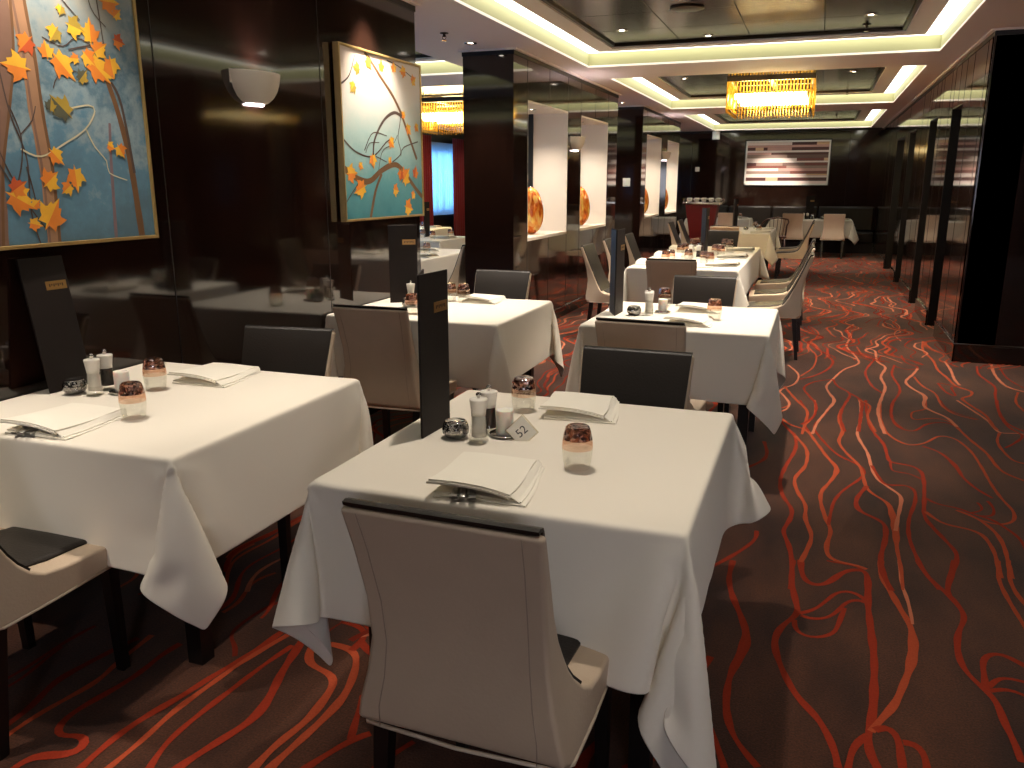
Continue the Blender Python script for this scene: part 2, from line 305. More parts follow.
# carpet with its woven flowing lines, one floor mesh
CARPET = """r 2.2 -21,322 -21,305 -18,290 -14,277 -11,264,3.4 -12,251,3 -14,239 -14,227 -13,218 -10,208,1.5 -6,202 -3,198
r 2.2 2,331 2,313 4,295 5,286 0,275 -2,263 1,248 6,234 12,225 16,213 17,205
r 2.4 5,332 6,317 9,310 14,312 18,320 23,329 29,331 30,323 29,302 29,283 29,264 28,247 27,234 25,221 25,214 27,208
r 1 15,335 21,334 27,334 30,328
r 1.6 5,286 10,290 15,300 19,309 24,311 28,306 29,302
r 1.6 6,285 9,283 15,286 19,294 22,302 26,305 28,303
r 1.6 4,281 4,274 7,270 12,271 17,276 19,286 21,296
o 2.2 36,343 35,328 38,313 40,301 42,292 42,279,3 40,265,3 37,253 33,239 29,231 26,224
t 1.2 43,346 42,325 43,309 43,292
r 2 50,348 52,334 56,324 59,316 61,304 57,291 55,276 56,265 60,257 62,251 62,242 63,232 63,224
r 1.7 64,353 61,340 58,326 58,319
o 1.6 81,359 78,341 78,325 79,310 80,293
o 1.6 85,361 82,342 82,329 84,316
r 2 60,257 61,267 62,276 65,281 69,282 72,278 76,274
r 1.6 61,259 65,266 68,267 75,265
r 1.6 61,257 65,260 68,260 73,256
r 2 25,222 21,216 20,209 19,203
r 2.3 27,225 30,229 33,226 33,220 33,208
r 2.2 34,222 37,223 39,220 39,210
r 2 -19,214 -16,208 -14,203 -10,191
r 2 -13,549 -7,526 -2,511 -1,484 -5,452 -7,427 -5,405 0,387 -1,371 -3,360 0,345 2,325 2,304
o 1.9 -2,511 5,486 5,456 0,432 2,412 6,395 6,378 9,359 7,341 5,330
o 1.9 -12,550 -5,534 4,527 10,503 16,476 21,456,2.6 18,436 13,416 13,399 15,381 17,367 15,350 16,338 20,334 25,336 30,332
r 1.3 -1,602 5,567 3,540 6,524
o 1.3 9,606 9,565 3,537
r 1.5 22,610 15,567 9,536 14,507 22,481 30,470 35,459 32,443 24,424 19,406 17,387 16,374
o 1.7 31,614 24,566 26,535,2.6 23,508 27,485 33,463 35,428 43,412 44,399,3 44,377,3 43,357 43,337,1.4 42,318,1.2
t 1.7 39,617 38,568 34,528 38,490 39,458 42,442 48,429 50,421 46,392 44,377
r 1.9 43,618 42,561 44,534 48,510 49,477 57,477 63,469 63,450 60,420 58,400 60,387 64,371 66,359 62,341 58,324
r 1.2 49,477 49,461 56,462 62,454
r 1.7 39,468 44,438 53,442 57,436 56,419 51,394 49,372 50,351 52,335 55,323
r 2.2 35,433 29,411 30,396 36,390 40,383 39,365 36,346 36,329 38,316
o 1.5 53,622 50,572 52,534 61,515 71,522 81,541 89,538 94,515 95,488 95,459 96,437 98,420 95,406 88,400 82,403 77,409
r 1.6 69,515 77,506 82,483,2.4 83,464 87,447 92,436
r 1.6 62,625 57,582 59,553 67,546 77,567 89,575 94,565
o 1.3 83,632 80,606 71,595 70,575 83,584 91,579 94,566
t 1.5 104,640 110,613 115,588 117,561 127,564 138,559
o 1.8 94,565 97,541 102,513 103,491 106,477 118,463
r .9 93,636 94,615 99,601 110,590
r 1.6 131,650 125,606 125,574 129,559 121,540 114,528
o 1.6 117,561 112,540 112,516 115,501 126,499
r 1.6 61,425 66,417 74,417 79,410 86,407 91,396 94,387 94,370
o 1.8 59,406 65,393 73,391 79,387 81,371 80,353 79,342
o 1.8 73,413 80,406 85,392 86,376 84,354 83,343
r 1.2 84,427 85,417 78,411
r 1.4 89,431 90,421 87,409 81,409
r 1.8 -14,356 -14,346 -20,330 -30,310
r 1.2 -21,322 -21,308 -20,296
r 2 -19,493 -16,470 -18,455 -26,439
r 2.5 -32,591 -30,562 -29,529 -33,500
o 1.5 -9,599 -7,587 -11,577 -16,572
o 1.5 46,1075 42,1034 31,993 18,979
t 1 81,1087 80,1028 87,1013 93,964 84,915 87,874
t 1.6 47,964 39,929 42,885 36,830 43,774 43,747 31,719 22,679 17,652 19,630 22,609,2.6 17,580 11,547 8,519
o 1.2 45,827 49,787 58,774
r 1.8 58,774 50,735 47,706 50,664 56,643
t 2 53,823 60,814 59,764 64,740 58,701 59,667 55,635 50,598 49,567 50,534
r 1.2 69,817 73,796 65,793 60,769
r 1.8 72,753 67,713 69,671 67,647 59,608 57,570 61,551
r 1.5 71,748 81,737 90,749 82,767 81,799
t 2 89,744 83,719 75,689 78,666 84,645,2.8 80,616 84,601 91,588 94,566
o 1.5 83,710 86,677 92,656 92,620 98,597 109,589
o 2 107,881 102,829 105,785 104,745 107,718 110,686 118,673 115,657 108,647 111,627 116,603 116,574 117,567
r 1.6 98,693 100,663 105,653 106,684 113,683 99,694
t 2 114,783 114,748 112,711 113,691
r 1.8 137,771 133,737 137,695 132,663 126,613 126,583 135,565
t 2.2 149,786 149,776 145,741 146,698 159,680
r 1.3 155,788 154,772 152,726 160,684
o 1.6 150,681 142,645 144,607
r 2 19,811 19,776,3 23,750 18,714 6,682 -3,670
o 1.3 3,932 11,888 2,818 9,773 7,720 -3,679
t 1.5 -13,722 -4,687 -6,652 -14,633 -19,601
o 1.8 -13,641 -3,600 4,575 4,551 3,533 2,516
t 1.5 -19,631 -15,621 -8,591 -10,570 -17,561
r 1.7 23,679 9,666 1,642 5,617 10,591 8,558 1,538
r 1.8 22,679 25,655 33,634 28,597 25,564 27,531
r 2.2 33,635 40,615 38,575 35,534
o 1.6 38,618 45,603 42,571 45,537
d 1.6 -226,151 -226,157 -225,165 -226,176 -226,187 -225,193
d 1.4 -222,148 -222,154 -221,160 -223,169 -225,179
d 2.4 -203,134 -205,140 -206,151 -210,163 -209,173 -207,184 -205,192
o 2 -200,131 -201,137 -201,149 -199,161 -198,169 -200,177 -201,186 -202,195
r 2.2 -189,194 -190,186 -189,176 -190,166 -192,156 -192,149 -189,144 -185,144 -182,148 -177,145 -176,140 -181,138,4 -187,136 -188,131 -187,126
r 2.4 -170,130 -171,137 -172,148 -171,159 -168,171 -166,184 -163,196 -162,207 -161,218 -160,231
o 2 -164,133 -164,139 -164,151 -165,164 -164,177 -163,189 -161,200 -158,213
r 2 -152,138 -154,143 -157,153 -157,166 -156,180 -155,193 -153,206
r 2.8 -147,141 -147,145 -144,157 -141,169 -143,180 -147,191 -150,203 -152,211
d 1.5 -167,194 -170,199 -177,204 -178,216 -176,227 -172,234
o 2.6 -128,148 -128,152 -128,162 -126,174 -127,185 -129,194 -135,197 -141,198 -145,203 -147,209
o 2.6 -124,149 -124,154 -123,164 -122,176 -122,187 -125,198 -129,207 -133,211 -142,211
r 2.4 -133,210 -133,220 -139,225 -146,225
r 2.4 -133,216 -127,211 -119,207
r 2.4 -138,228 -135,225 -127,219
r 2.4 -116,153 -115,157 -112,165 -109,172 -106,175
r 2 -110,171 -113,179 -115,185 -117,190
r 2 -98,161 -97,167 -93,176
r 2.5 -31,187 -32,190 -33,200 -32,210 -28,216
r 2.5 -36,185 -31,190 -27,196 -22,195 -18,190
r 3 -47,179 -47,188 -45,193
r 2.5 -23,239 -21,247"""
def catmull(pts, step=.03):
    out = []
    P = [pts[0]] + pts + [pts[-1]]
    for i in range(1, len(P) - 2):
        a, b, c, d = (np.array(P[i + k], float) for k in (-1, 0, 1, 2))
        n = max(2, int(np.linalg.norm((c - b)[:2]) / step))
        for k in range(n):
            t = k / n
            out.append(.5 * (2 * b + (c - a) * t + (2 * a - 5 * b + 4 * c - d) * t * t + (3 * b - a - 3 * c + d) * t ** 3))
    out.append(np.array(P[-2], float))
    return out
def smooth(P, n=6):
    P = np.array(P)
    for _ in range(n): P[1:-1] = .5 * P[1:-1] + .25 * (P[:-2] + P[2:])
    return list(P)
def ribbon(mb, pts, z, mi, clip=None, sm=5):
    """pts: x,y,width"""
    P = smooth(catmull(pts, .02), sm); vs = []; ok = []
    for i, q in enumerate(P):
        a = P[max(i - 1, 0)][:2]; b = P[min(i + 1, len(P) - 1)][:2]
        t = b - a; L = np.linalg.norm(t); t = t / L if L > 1e-6 else np.array([0, 1.])
        n = np.array([-t[1], t[0]]) * q[2] / 2 * (1 + .12 * math.sin(i * .9) + .1 * math.sin(i * .37 + 2))
        vs += [(q[0] + n[0], q[1] + n[1], z), (q[0] - n[0], q[1] - n[1], z)]
        ok.append(clip is None or clip(q[0], q[1]))
    fs = [(2 * i, 2 * i + 1, 2 * i + 3, 2 * i + 2) for i in range(len(P) - 1) if ok[i] and ok[i + 1]]
    if fs: mb.add(vs, fs, mi)
fl = MB()
fl.add([(XO, -4.5, 0), (4.5, -4.5, 0), (4.5, YF, 0), (XO, YF, 0)], [(0, 1, 2, 3)], 0)
KI = dict(r=1, o=2, t=3, d=4)
traced = []
for i, L in enumerate(CARPET.strip().split('\n')):
    a = L.split(); w = float(a[1]) / 100; pts = []
    for q in a[2:]:
        v = [float(k) for k in q.split(',')]; pts.append((v[0] / 100, v[1] / 100, v[2] / 100 if len(v) > 2 else w))
    traced.append(pts); ribbon(fl, pts, .0012 + i * 6e-6, KI[a[0]])
def in_traced(x, y):      # the part of the floor laid out line by line above
    if .9 < y < 7.6 and -.5 < x < 1.9: return True
    return x < -.35 and y < 2.15 and y > .9 and x > -2.6
r2 = random.Random(11); zi = .0020
def drift(x0, y):         # neighbouring lines meander together, closing up and parting as they go
    q = x0 * .8
    return x0 + .11 * math.sin(1.9 * y + 2.3 * q) + .075 * math.sin(3.7 * y - 3.1 * q + 1) + .05 * math.sin(7.3 * y + 4.7 * q) + .022 * math.sin(13.1 * y + 9 * q) + .06 * math.sin(.9 * y + 17 * x0)
lanes = [(-3.0 + .062 * k, 1) for k in range(78)] + [(-7.6 + .16 * k, 0) for k in range(29)] + [(1.8 + .14 * k, 0) for k in range(17)]
for x0, main in lanes:
    y = -1.0 + r2.uniform(0, 1)
    while y < YF - .2:
        L = r2.uniform(.7, 2.6); w = r2.uniform(.008, .017); k_ = r2.choice('rroootd'); pts = []; x1 = x0 + r2.uniform(-.03, .03); n = int(L / .07); hook = r2.choice((-1, 0, 0, 1)); h0 = r2.random()
        for j in range(n):
            t = j / n; yy = y + L * t
            pts.append((drift(x1, yy) + hook * .16 * max(0, t - .8) * 5 * h0, yy - (.5 * max(0, t - .8) if hook else 0), w * (1 + .7 * max(0, math.sin(j * .33 + x0 * 40)))))
        zi += 1.5e-6
        if len(pts) > 3: ribbon(fl, pts, zi, KI[k_], lambda a, b: not in_traced(a, b) and b < YF - .1, 1)
        y += L + r2.uniform(-.5, .7)
struct(fl, 'floor', ['carpet', 'line_r', 'line_o', 'line_t', 'line_d'], 'dark brown carpet woven with flowing orange and red lines', 'carpet')

# walls: dark lacquer, panel joints and niches cut through the partitions
def joints_x(mb, x, y0, y1, ys, z0, z1, s=1):
    for y in ys: mb.box(min(x, x + .002 * s), max(x, x + .002 * s), y - .0025, y + .0025, z0, z1, 1)
def partition(name, y0, y1, niches, joints, label, ymin_face_joint=True):
    mb = MB()
    ys = [y0] + [v for n in niches for v in n] + [y1]
    for a, b in zip(ys[0::2], ys[1::2]): mb.box(XB, XW, a, b, 0, ZC)
    for a, b in niches:
        mb.box(XB, XW, a, b, 0, .97 - .03); mb.box(XB, XW, a, b, 2.26 + .02, ZC)
    for y in joints:
        inside = any(a + .01 < y < b - .01 for a, b in niches)
        for z0, z1 in (((.12, .93), (2.29, ZC - .05)) if inside else ((.12, ZC - .05),)): joints_x(mb, XW, y0, y1, [y], z0, z1)
    mb.box(XB - .012, XW + .012, y0 - .012, y1 + .012, 0, .12, 0, .006)            # skirting
    mb.box(XB - .006, XW + .006, y0 - .006, y1 + .006, ZC - .05, ZC - .012, 1)       # dark band under the ceiling
    return struct(mb, name, ['lacquer', 'lacquer_gap'], label, 'wall')
partition('wall_left', -4.5, 5.46, [], [.6, 1.72, 2.965, 4.245], 'glossy dark wood wall behind the two tree paintings')
N1 = [(7.85, 9.23), (9.79, 11.12)]; N2 = [(13.8, 15.15), (15.78, 17.1)]
partition('wall_left_middle', 7.45, 11.67, N1, [7.85, 8.55, 9.235, 9.785, 10.45, 11.125], 'glossy dark partition with two tall white niches, nearer one')
partition('wall_left_far', 13.45, 17.2, N2, [13.8, 14.5, 15.155, 15.775, 16.45, 17.105], 'glossy dark partition with two tall white niches, further one')
ti = 0
for a, b in N1 + N2:                                    # painted lining of each niche
    ti += 1; mb = MB()
    mb.box(XB, XW + .004, a, b, .94, .97); mb.box(XB, XW + .002, a, b, 2.26, 2.28)
    mb.box(-3.10, XW + .002, b - .012, b, .97, 2.26); mb.box(-3.10, XW + .002, a, a + .012, .97, 2.26)
    mb.box(XB, -3.10, b - .03, b, .97, 2.26, 1); mb.box(XB, -3.10, a, a + .03, .97, 2.26, 1); 
    struct(mb, 'trim_%d' % ti, ['reveal', 'lacquer_gap'], 'white lining and sill of the %s niche in the %s partition' % (('near', 'far')[(ti - 1) % 2], ('nearer', 'further')[(ti - 1) // 2]), 'niche')

mb = MB(); mb.box(XO, 4.5, YF, YF + .1, 0, ZC + .35)
for x in (-2.9, -2.05, .55): mb.box(x - .003, x + .003, YF - .002, YF, .12, ZC - .05, 1)
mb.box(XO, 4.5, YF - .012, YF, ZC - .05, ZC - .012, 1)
struct(mb, 'wall_far', ['lacquer', 'lacquer_gap'], 'dark end wall carrying the striped picture', 'wall')
mb = MB()
for q in ((XO, 1.9, 0, ZC + .35), (3.05, 4.5, 0, ZC + .35), (1.9, 3.05, 0, .8), (1.9, 3.05, 2.3, ZC + .35)): mb.box(q[0], q[1], -4.6, -4.5, q[2], q[3])
struct(mb, 'wall_back', ['lacquer'], 'dark wall closing the room behind the viewer', 'wall')
mb = MB(); mb.box(4.5, 4.6, -4.5, 7.87, 0, ZC + .35); struct(mb, 'wall_right_outer', ['lacquer'], 'dark wall at the right end of the open area', 'wall')

# right wall with recessed doorways
DOORS = [(9.15, 9.85), (10.95, 11.7), (13.25, 14.15), (14.95, 16.4)]
mb = MB(); y = 7.87
for a, b in DOORS:
    mb.box(XR, XR + .3, y, a, 0, ZC); mb.box(XR, XR + .3, a, b, 2.25, ZC); y = b
mb.box(XR, XR + .3, y, YF, 0, ZC)
joints_x(mb, XR, 0, 0, [8.12, 8.75, 10.1, 10.7, 11.95, 12.6, 14.4, 16.7, 17.6, 18.5], .16, ZC - .05, -1)
joints_x(mb, XR, 0, 0, [8.75, 9.15, 9.5, 9.85, 10.95, 11.3, 11.7], 2.27, ZC - .05, -1)
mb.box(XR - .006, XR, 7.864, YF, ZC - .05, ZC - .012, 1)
struct(mb, 'wall_right', ['lacquer', 'lacquer_gap'], 'glossy dark panelled wall along the right of the aisle', 'wall')
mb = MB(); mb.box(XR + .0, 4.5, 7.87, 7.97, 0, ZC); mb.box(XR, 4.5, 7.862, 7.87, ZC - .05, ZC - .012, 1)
for x in (2.45, 3.7): mb.box(x - .003, x + .003, 7.868, 7.87, .16, ZC - .05, 1)
mb.box(XR - .004, XR + .012, 7.862, 7.874, .16, ZC - .05, 0, .003)
struct(mb, 'wall_right_return', ['lacquer', 'lacquer_gap'], 'broad dark panel facing the viewer at right', 'wall')
mb = MB(); mb.box(XR - .014, 4.5, 7.855, 7.87, 0, .15, 0, .004); mb.box(XR - .018, 4.5, 7.85, 7.87, .15, .163, 0, .003)
y = 7.855
for a, b in DOORS + [(YF, YF)]:
    mb.box(XR - .014, XR, y, a, 0, .15, 0, .004); mb.box(XR - .018, XR, y, a, .15, .163, 0, .003); y = b
struct(mb, 'baseboard_right', ['lacquer'], 'tall dark baseboard along the right wall', 'baseboard')
for i, (a, b) in enumerate(DOORS):
    d = MB(); d.box(XR + .13, XR + .17, a, b, 0, 2.25)
    for s0, s1 in ((a, a + .015), (b - .015, b)): d.box(XR + .002, XR + .13, s0, s1, 0, 2.25)
    d.box(XR + .002, XR + .13, a, b, 2.235, 2.25)
    d = struct(d, 'door_%d' % (i + 1), ['dark_matte'], 'black recessed doorway, %s along the right wall' % ('first', 'second', 'third', 'last and widest')[i], 'door')
    h = MB(); yy = a + .1
    h.box(XR + .115, XR + .13, yy - .02, yy + .02, .95, 1.15, 0, .004); h.tube([(XR + .12, yy, 1.05), (XR + .07, yy, 1.05), (XR + .07, yy + .12, 1.05)], .009)
    h.build('door_handle', 'chrome', d)

# outer wall with windows
WIN = [(1.6, 3.4), (6.4, 8.2), (11.6, 13.4), (16.85, 18.6)]; WZ = (.86, 2.25)  # all but the last are unseen, added for their light
mb = MB(); y = -4.5
for a, b in WIN:
    mb.box(XO - .15, XO, y, a, 0, ZC); mb.box(XO - .15, XO, a, b, 0, WZ[0]); mb.box(XO - .15, XO, a, b, WZ[1], ZC); y = b
mb.box(XO - .15, XO, y, YF, 0, ZC)
struct(mb, 'wall_left_outer', ['dark_matte'], 'dark outer wall with the curtained windows', 'wall')
for i, (a, b) in enumerate(WIN):
    w = MB(); w.box(XO - .12, XO - .115, a, b, *WZ)
    w = struct(w, 'window_%d' % (i + 1), ['daylight'], 'bright daylit window, %s along the outer wall' % ('first', 'second', 'third', 'last')[i], 'window')
    f = MB()
    for q in ((a, a + .05), (b - .05, b), ((a + b) / 2 - .02, (a + b) / 2 + .02)): f.box(XO - .11, XO - .06, q[0], q[1], *WZ)
    f.box(XO - .11, XO - .06, a, b, WZ[0], WZ[0] + .05); f.box(XO - .11, XO - .06, a, b, WZ[1] - .05, WZ[1])
    f.build('window_frame', 'plastic', w)
def drape(name, y0, y1, z0, z1, x, amp, waves, m, label, cat, group=None, thick=.004):
    n = waves * 10; vs = []; fs = []
    for k, z in enumerate((z1, z0 + (z1 - z0) * .5, z0)):
        for i in range(n + 1):
            t = i / n; vs.append((x + amp * (1 + .2 * k) * math.sin(t * waves * 2 * PI) + .008 * math.sin(t * 17), y0 + (y1 - y0) * t + .006 * k * math.sin(t * 31), z))
    for k in range(2):
        for i in range(n): fs.append((k * (n + 1) + i, k * (n + 1) + i + 1, (k + 1) * (n + 1) + i + 1, (k + 1) * (n + 1) + i))
    q = MB().add(vs, fs, 0, True); o = q.build(name, m)
    md = o.modifiers.new('thick', 'SOLIDIFY'); md.thickness = thick
    return tag(o, label, cat, group)
w = struct(MB().box(1.9, 3.05, -4.58, -4.57, .8, 2.3), 'window_5', ['fill_back'], 'added window panel giving cool fill light from behind the viewer', 'window')  # unseen window panel, added to throw cool fill on the front tables
f = MB()
for x in (1.9, 2.46, 3.01): f.box(x, x + .04, -4.56, -4.5, .8, 2.3)
f.box(1.9, 3.05, -4.56, -4.5, .8, .84); f.box(1.9, 3.05, -4.56, -4.5, 2.26, 2.3); f.build('window_frame', 'legwood', w)
names = ('first', 'second', 'third', 'far')
for i, (a, b) in enumerate(WIN):
    if i < 3: continue      # only the far window comes into view
    drape('sheer_curtain', a + .05, b - .1, .8, 2.4, XO + .06, .018, 16, 'sheer', 'white sheer curtain glowing blue in front of the far window', 'curtain')
    drape('red_curtain', a - .5, a + .16, .06, 2.52, XO + .12, .03, 6, 'redcurtain', 'red drape on the left side of the far window', 'curtain', 'red drapes at the far window')
    drape('red_curtain', b - .45, b + .3, .06, 2.52, XO + .12, .03, 6, 'redcurtain', 'red drape on the right side of the far window', 'curtain', 'red drapes at the far window')

# ceiling: soffit with coffers, lit coves and rafts with smoked metal panels
def ceiling():
    mb = MB()
    holes = [(BX[0], BX[1], a, b) for a, b in BAYS] + [(SX[0], SX[1], a, b) for a, b in BAYS] + [(RXB[0], RXB[1], 2.9, 7.2)]
    xs = sorted({XO - .1, 4.6} | {h[0] for h in holes} | {h[1] for h in holes}); ysz = sorted({-4.6, YF + .1} | {h[2] for h in holes} | {h[3] for h in holes})
    for i in range(len(xs) - 1):
        for j in range(len(ysz) - 1):
            cx, cy = (xs[i] + xs[i + 1]) / 2, (ysz[j] + ysz[j + 1]) / 2
            if any(h[0] < cx < h[1] and h[2] < cy < h[3] for h in holes): continue
            mb.box(xs[i], xs[i + 1], ysz[j], ysz[j + 1], ZC, ZC + .02)
    for h in holes:
        for q in ((h[0] - .02, h[0], h[2] - .02, h[3] + .02), (h[1], h[1] + .02, h[2] - .02, h[3] + .02), (h[0], h[1], h[2] - .02, h[2]), (h[0], h[1], h[3], h[3] + .02)):
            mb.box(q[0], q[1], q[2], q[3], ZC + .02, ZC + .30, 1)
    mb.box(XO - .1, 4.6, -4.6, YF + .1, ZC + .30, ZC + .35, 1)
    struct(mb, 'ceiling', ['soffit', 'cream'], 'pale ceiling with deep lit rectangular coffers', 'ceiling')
    return holes
HOLES = ceiling()
def frame_boxes(mb, o, i, z0, z1, mi=0, bev=0):
    mb.box(o[0], o[1], o[2], i[2], z0, z1, mi, bev); mb.box(o[0], o[1], i[3], o[3], z0, z1, mi, bev)
    mb.box(o[0], i[0], i[2], i[3], z0, z1, mi, bev); mb.box(i[1], o[1], i[2], i[3], z0, z1, mi, bev)
NAMES = ['over the viewer', 'in the nearest coffer', 'in the chandelier coffer', 'in the farthest coffer', 'in the window side first coffer', 'in the window side second coffer', 'in the window side third coffer', 'in the window side last coffer', 'over the open area at right']
for k, h in enumerate(HOLES):
    g = .15; o = (h[0] + g, h[1] - g, h[2] + g, h[3] - g); p = (o[0] + .18, o[1] - .18, o[2] + .18, o[3] - .18); q = (p[0] + .03, p[1] - .03, p[2] + .03, p[3] - .03)
    mb = MB(); frame_boxes(mb, o, p, ZC + .126, ZC + .21); frame_boxes(mb, p, q, ZC + .14, ZC + .21, 1)
    r = struct(mb, 'trim_%d' % (k + 10), ['soffit', 'bronze'], 'pale hanging ceiling frame ' + NAMES[k], 'ceiling frame')
    mb = MB(); nx = max(2, int((q[1] - q[0]) / .65)); ny = max(2, int((q[3] - q[2]) / .65))
    mb.box(q[0] - .01, q[1] + .01, q[2] - .01, q[3] + .01, ZC + .17, ZC + .215, 1)
    for i in range(nx):
        for j in range(ny):
            sx, sy = (q[1] - q[0]) / nx, (q[3] - q[2]) / ny
            mb.box(q[0] + i * sx + .003, q[0] + (i + 1) * sx - .003, q[2] + j * sy + .003, q[2] + (j + 1) * sy - .003, ZC + .160, ZC + .171, 0, .002)
    mb.build('metal_panel', ['metal_panel', 'lacquer_gap'], r)
    mb = MB(); frame_boxes(mb, (h[0] + .001, h[1] - .001, h[2] + .001, h[3] - .001), (o[0] + .001, o[1] - .001, o[2] + .001, o[3] - .001), ZC + .142, ZC + .15)
    tag(mb.build('cove_light', 'cove_dim' if k in (0, 8) else 'cove'), 'warm white strip light glowing around the frame ' + NAMES[k], 'light', 'cove lights around the ceiling frames')
# cornice lips under the ceiling
mb = MB()
for y0, y1 in ((-4.5, 5.46), (7.45, 11.67), (13.45, 17.2)):
    frame_boxes(mb, (XB - .035, XW + .035, y0 - .035, y1 + .035), (XB, XW, y0, y1), ZC - .014, ZC)
mb.box(XR - .035, XR, 7.835, YF, ZC - .014, ZC); mb.box(XR, 4.5, 7.835, 7.87, ZC - .014, ZC)
struct(mb, 'trim_20', ['soffit'], 'thin pale cornice lip where walls meet the ceiling', 'cornice')
# ------------------------------------------------------------------ lights and ceiling fixtures
def downlight(x, y, z, label, group, watts=0, size=75, proto=[None], rot=(0, 0, 0), blend=.7, col=(1, .88, .74)):
    if proto[0] is None:
        t = thing('downlight', label, 'downlight', (x, y, z), 0, group)
        MB().lathe([(.022, .004), (.03, -.004), (.052, -.006), (.055, 0), (.055, .003)], 24, caps=False).build('trim_ring', 'chrome', t)
        MB().lathe([(.0, -.001), (.022, -.001), (.022, .003)], 20).build('bulb', 'bulb', t)
        proto[0] = t
    else: t = dup(proto[0], (x, y, z), 0, label, group)
    if watts:
        l = bpy.data.lights.new('downlight_beam', 'SPOT'); l.energy = watts * 1.7; l.spot_size = math.radians(size); l.spot_blend = blend; l.shadow_soft_size = .04; l.color = col
        o = bpy.data.objects.new('downlight_beam', l); COL.objects.link(o); o.location = (x, y, z - .02); o.rotation_euler = rot
    return t
ZP = ZC + .160
G1, G2 = 'downlights in the pale ceiling', 'downlights in the metal ceiling panels'
downlight(-2.96, 7.07, ZC, 'small downlight in the pale ceiling just before the nearer partition', G1, 22)
downlight(-2.92, 12.87, ZC, 'small downlight in the pale ceiling just before the further partition', G1, 22)
downlight(-2.53, 4.76, ZC, 'downlight washing the smaller tree painting', G1, 46, 80)
downlight(-2.5, 2.35, ZC, 'downlight above the table under the larger tree painting', G1, 28, 70)
for y, w in ((1.9, 'near'), (7.85, 'near'), (11.6, 'chandelier'), (17.0, 'far')):
    for x, s in ((-1.8, 'left'), (.28, 'right')):
        wt = {1.9: 24 if x < 0 else 8, 7.85: 60 if x < 0 else 75, 11.6: 75, 17.0: 80}[y]
        if y == 1.9: downlight(x + (0.9 if x < 0 else 0), 2.45 if x < 0 else 1.2, ZP, 'downlight in the metal panel over the nearest tables, %s one' % s, G2, wt)
        else: downlight(x, y, ZP, 'downlight in the %s metal ceiling panel, %s side' % ({7.85: 'nearest visible', 11.6: 'chandelier', 17.0: 'farthest'}[y], s), G2, wt)
downlight(-.5, 5.08, ZP, 'downlight over the table behind the front table', G2, 75, 60)
downlight(-1.95, 5.08, ZP, 'downlight over the window-gap table', G2, 22, 60)
downlight(-1.1, 9.0 - .6, ZP, 'downlight over the long table, near end', G2, 40, 70)
downlight(-1.05, 19.0, ZP, 'downlight aimed at the striped picture', G2, 90, 50, rot=(math.radians(42), 0, 0))
downlight(-2.52, .75, ZC, 'downlight in the pale ceiling above the lower left chair', G1, 30, 80)
# niche spots
for i, (a, b) in enumerate(N1 + N2):
    downlight(-2.93, (a + b) / 2 + .1, 2.26, 'tiny downlight in the top of the %s niche of the %s partition' % (('near', 'far')[i % 2], ('nearer', 'further')[i // 2]), 'niche downlights', 22, 130, blend=1)
# sprinklers, ceiling speaker, wall speaker, switches
def sprinkler(x, y, z, label):
    t = thing('sprinkler', label, 'sprinkler', (x, y, z), 0, 'ceiling sprinklers')
    MB().lathe([(.035, 0), (.035, -.006), (.012, -.01), (.01, -.03), (.006, -.032)], 16).tube([(.014, 0, -.02), (.016, 0, -.04), (0, 0, -.055), (-.016, 0, -.04), (-.014, 0, -.02)], .003).build('body', 'bronze', t)
    MB().lathe([(.0, -.055), (.024, -.057), (.024, -.059), (0, -.06)], 12).build('deflector', 'chrome', t)
    return t
s0 = sprinkler(-2.97, 6.54, ZC, 'sprinkler in the pale ceiling before the nearer partition')
dup(s0, (.27, 8.29, ZP), 0, 'sprinkler in the nearest metal ceiling panel', 'ceiling sprinklers')
dup(s0, (.27, 13.9, ZP), 0, 'sprinkler in the metal panel behind the chandelier', 'ceiling sprinklers')
dup(s0, (.2, 18.6, ZP), 0, 'sprinkler in the farthest metal ceiling panel', 'ceiling sprinklers')
sp = MB().lathe([(.13, 0), (.135, -.008), (.12, -.012), (.0, -.012)], 28).build('ceiling_speaker', 'bronze', None, (-1.1, 7.06, ZP)); tag(sp, 'round dark speaker grille in the nearest metal ceiling panel', 'speaker')
def wallbox(name, label, cat, x, y, z, w, h, d, parts):
    t = thing(name, label, cat, (x, y, z))
    MB().box(-w / 2, w / 2, -d, 0, -h / 2, h / 2, 0, .006).build('plate' if d < .03 else 'cabinet', 'plastic', t)
    for nm, a in parts: MB().box(*a, 0, .002).build(nm, 'frost', t)
    return t
wallbox('wall_speaker', 'white speaker box high on the end wall', 'speaker', -2.36, YF, 2.59, .17, .19, .12, [('grille', (-.07, .07, -.125, -.12, -.08, .08))])
wallbox('light_switch', 'white square switch plate on the further partition end', 'switch', -2.935, 13.45, 1.52, .12, .13, .012, [('rocker', (-.03, .03, -.017, -.012, -.045, .045))])
wallbox('light_switch', 'small white switch plate on the end wall at left', 'switch', -2.76, YF, 1.83, .1, .1, .012, [('rocker', (-.025, .025, -.017, -.012, -.035, .035))])

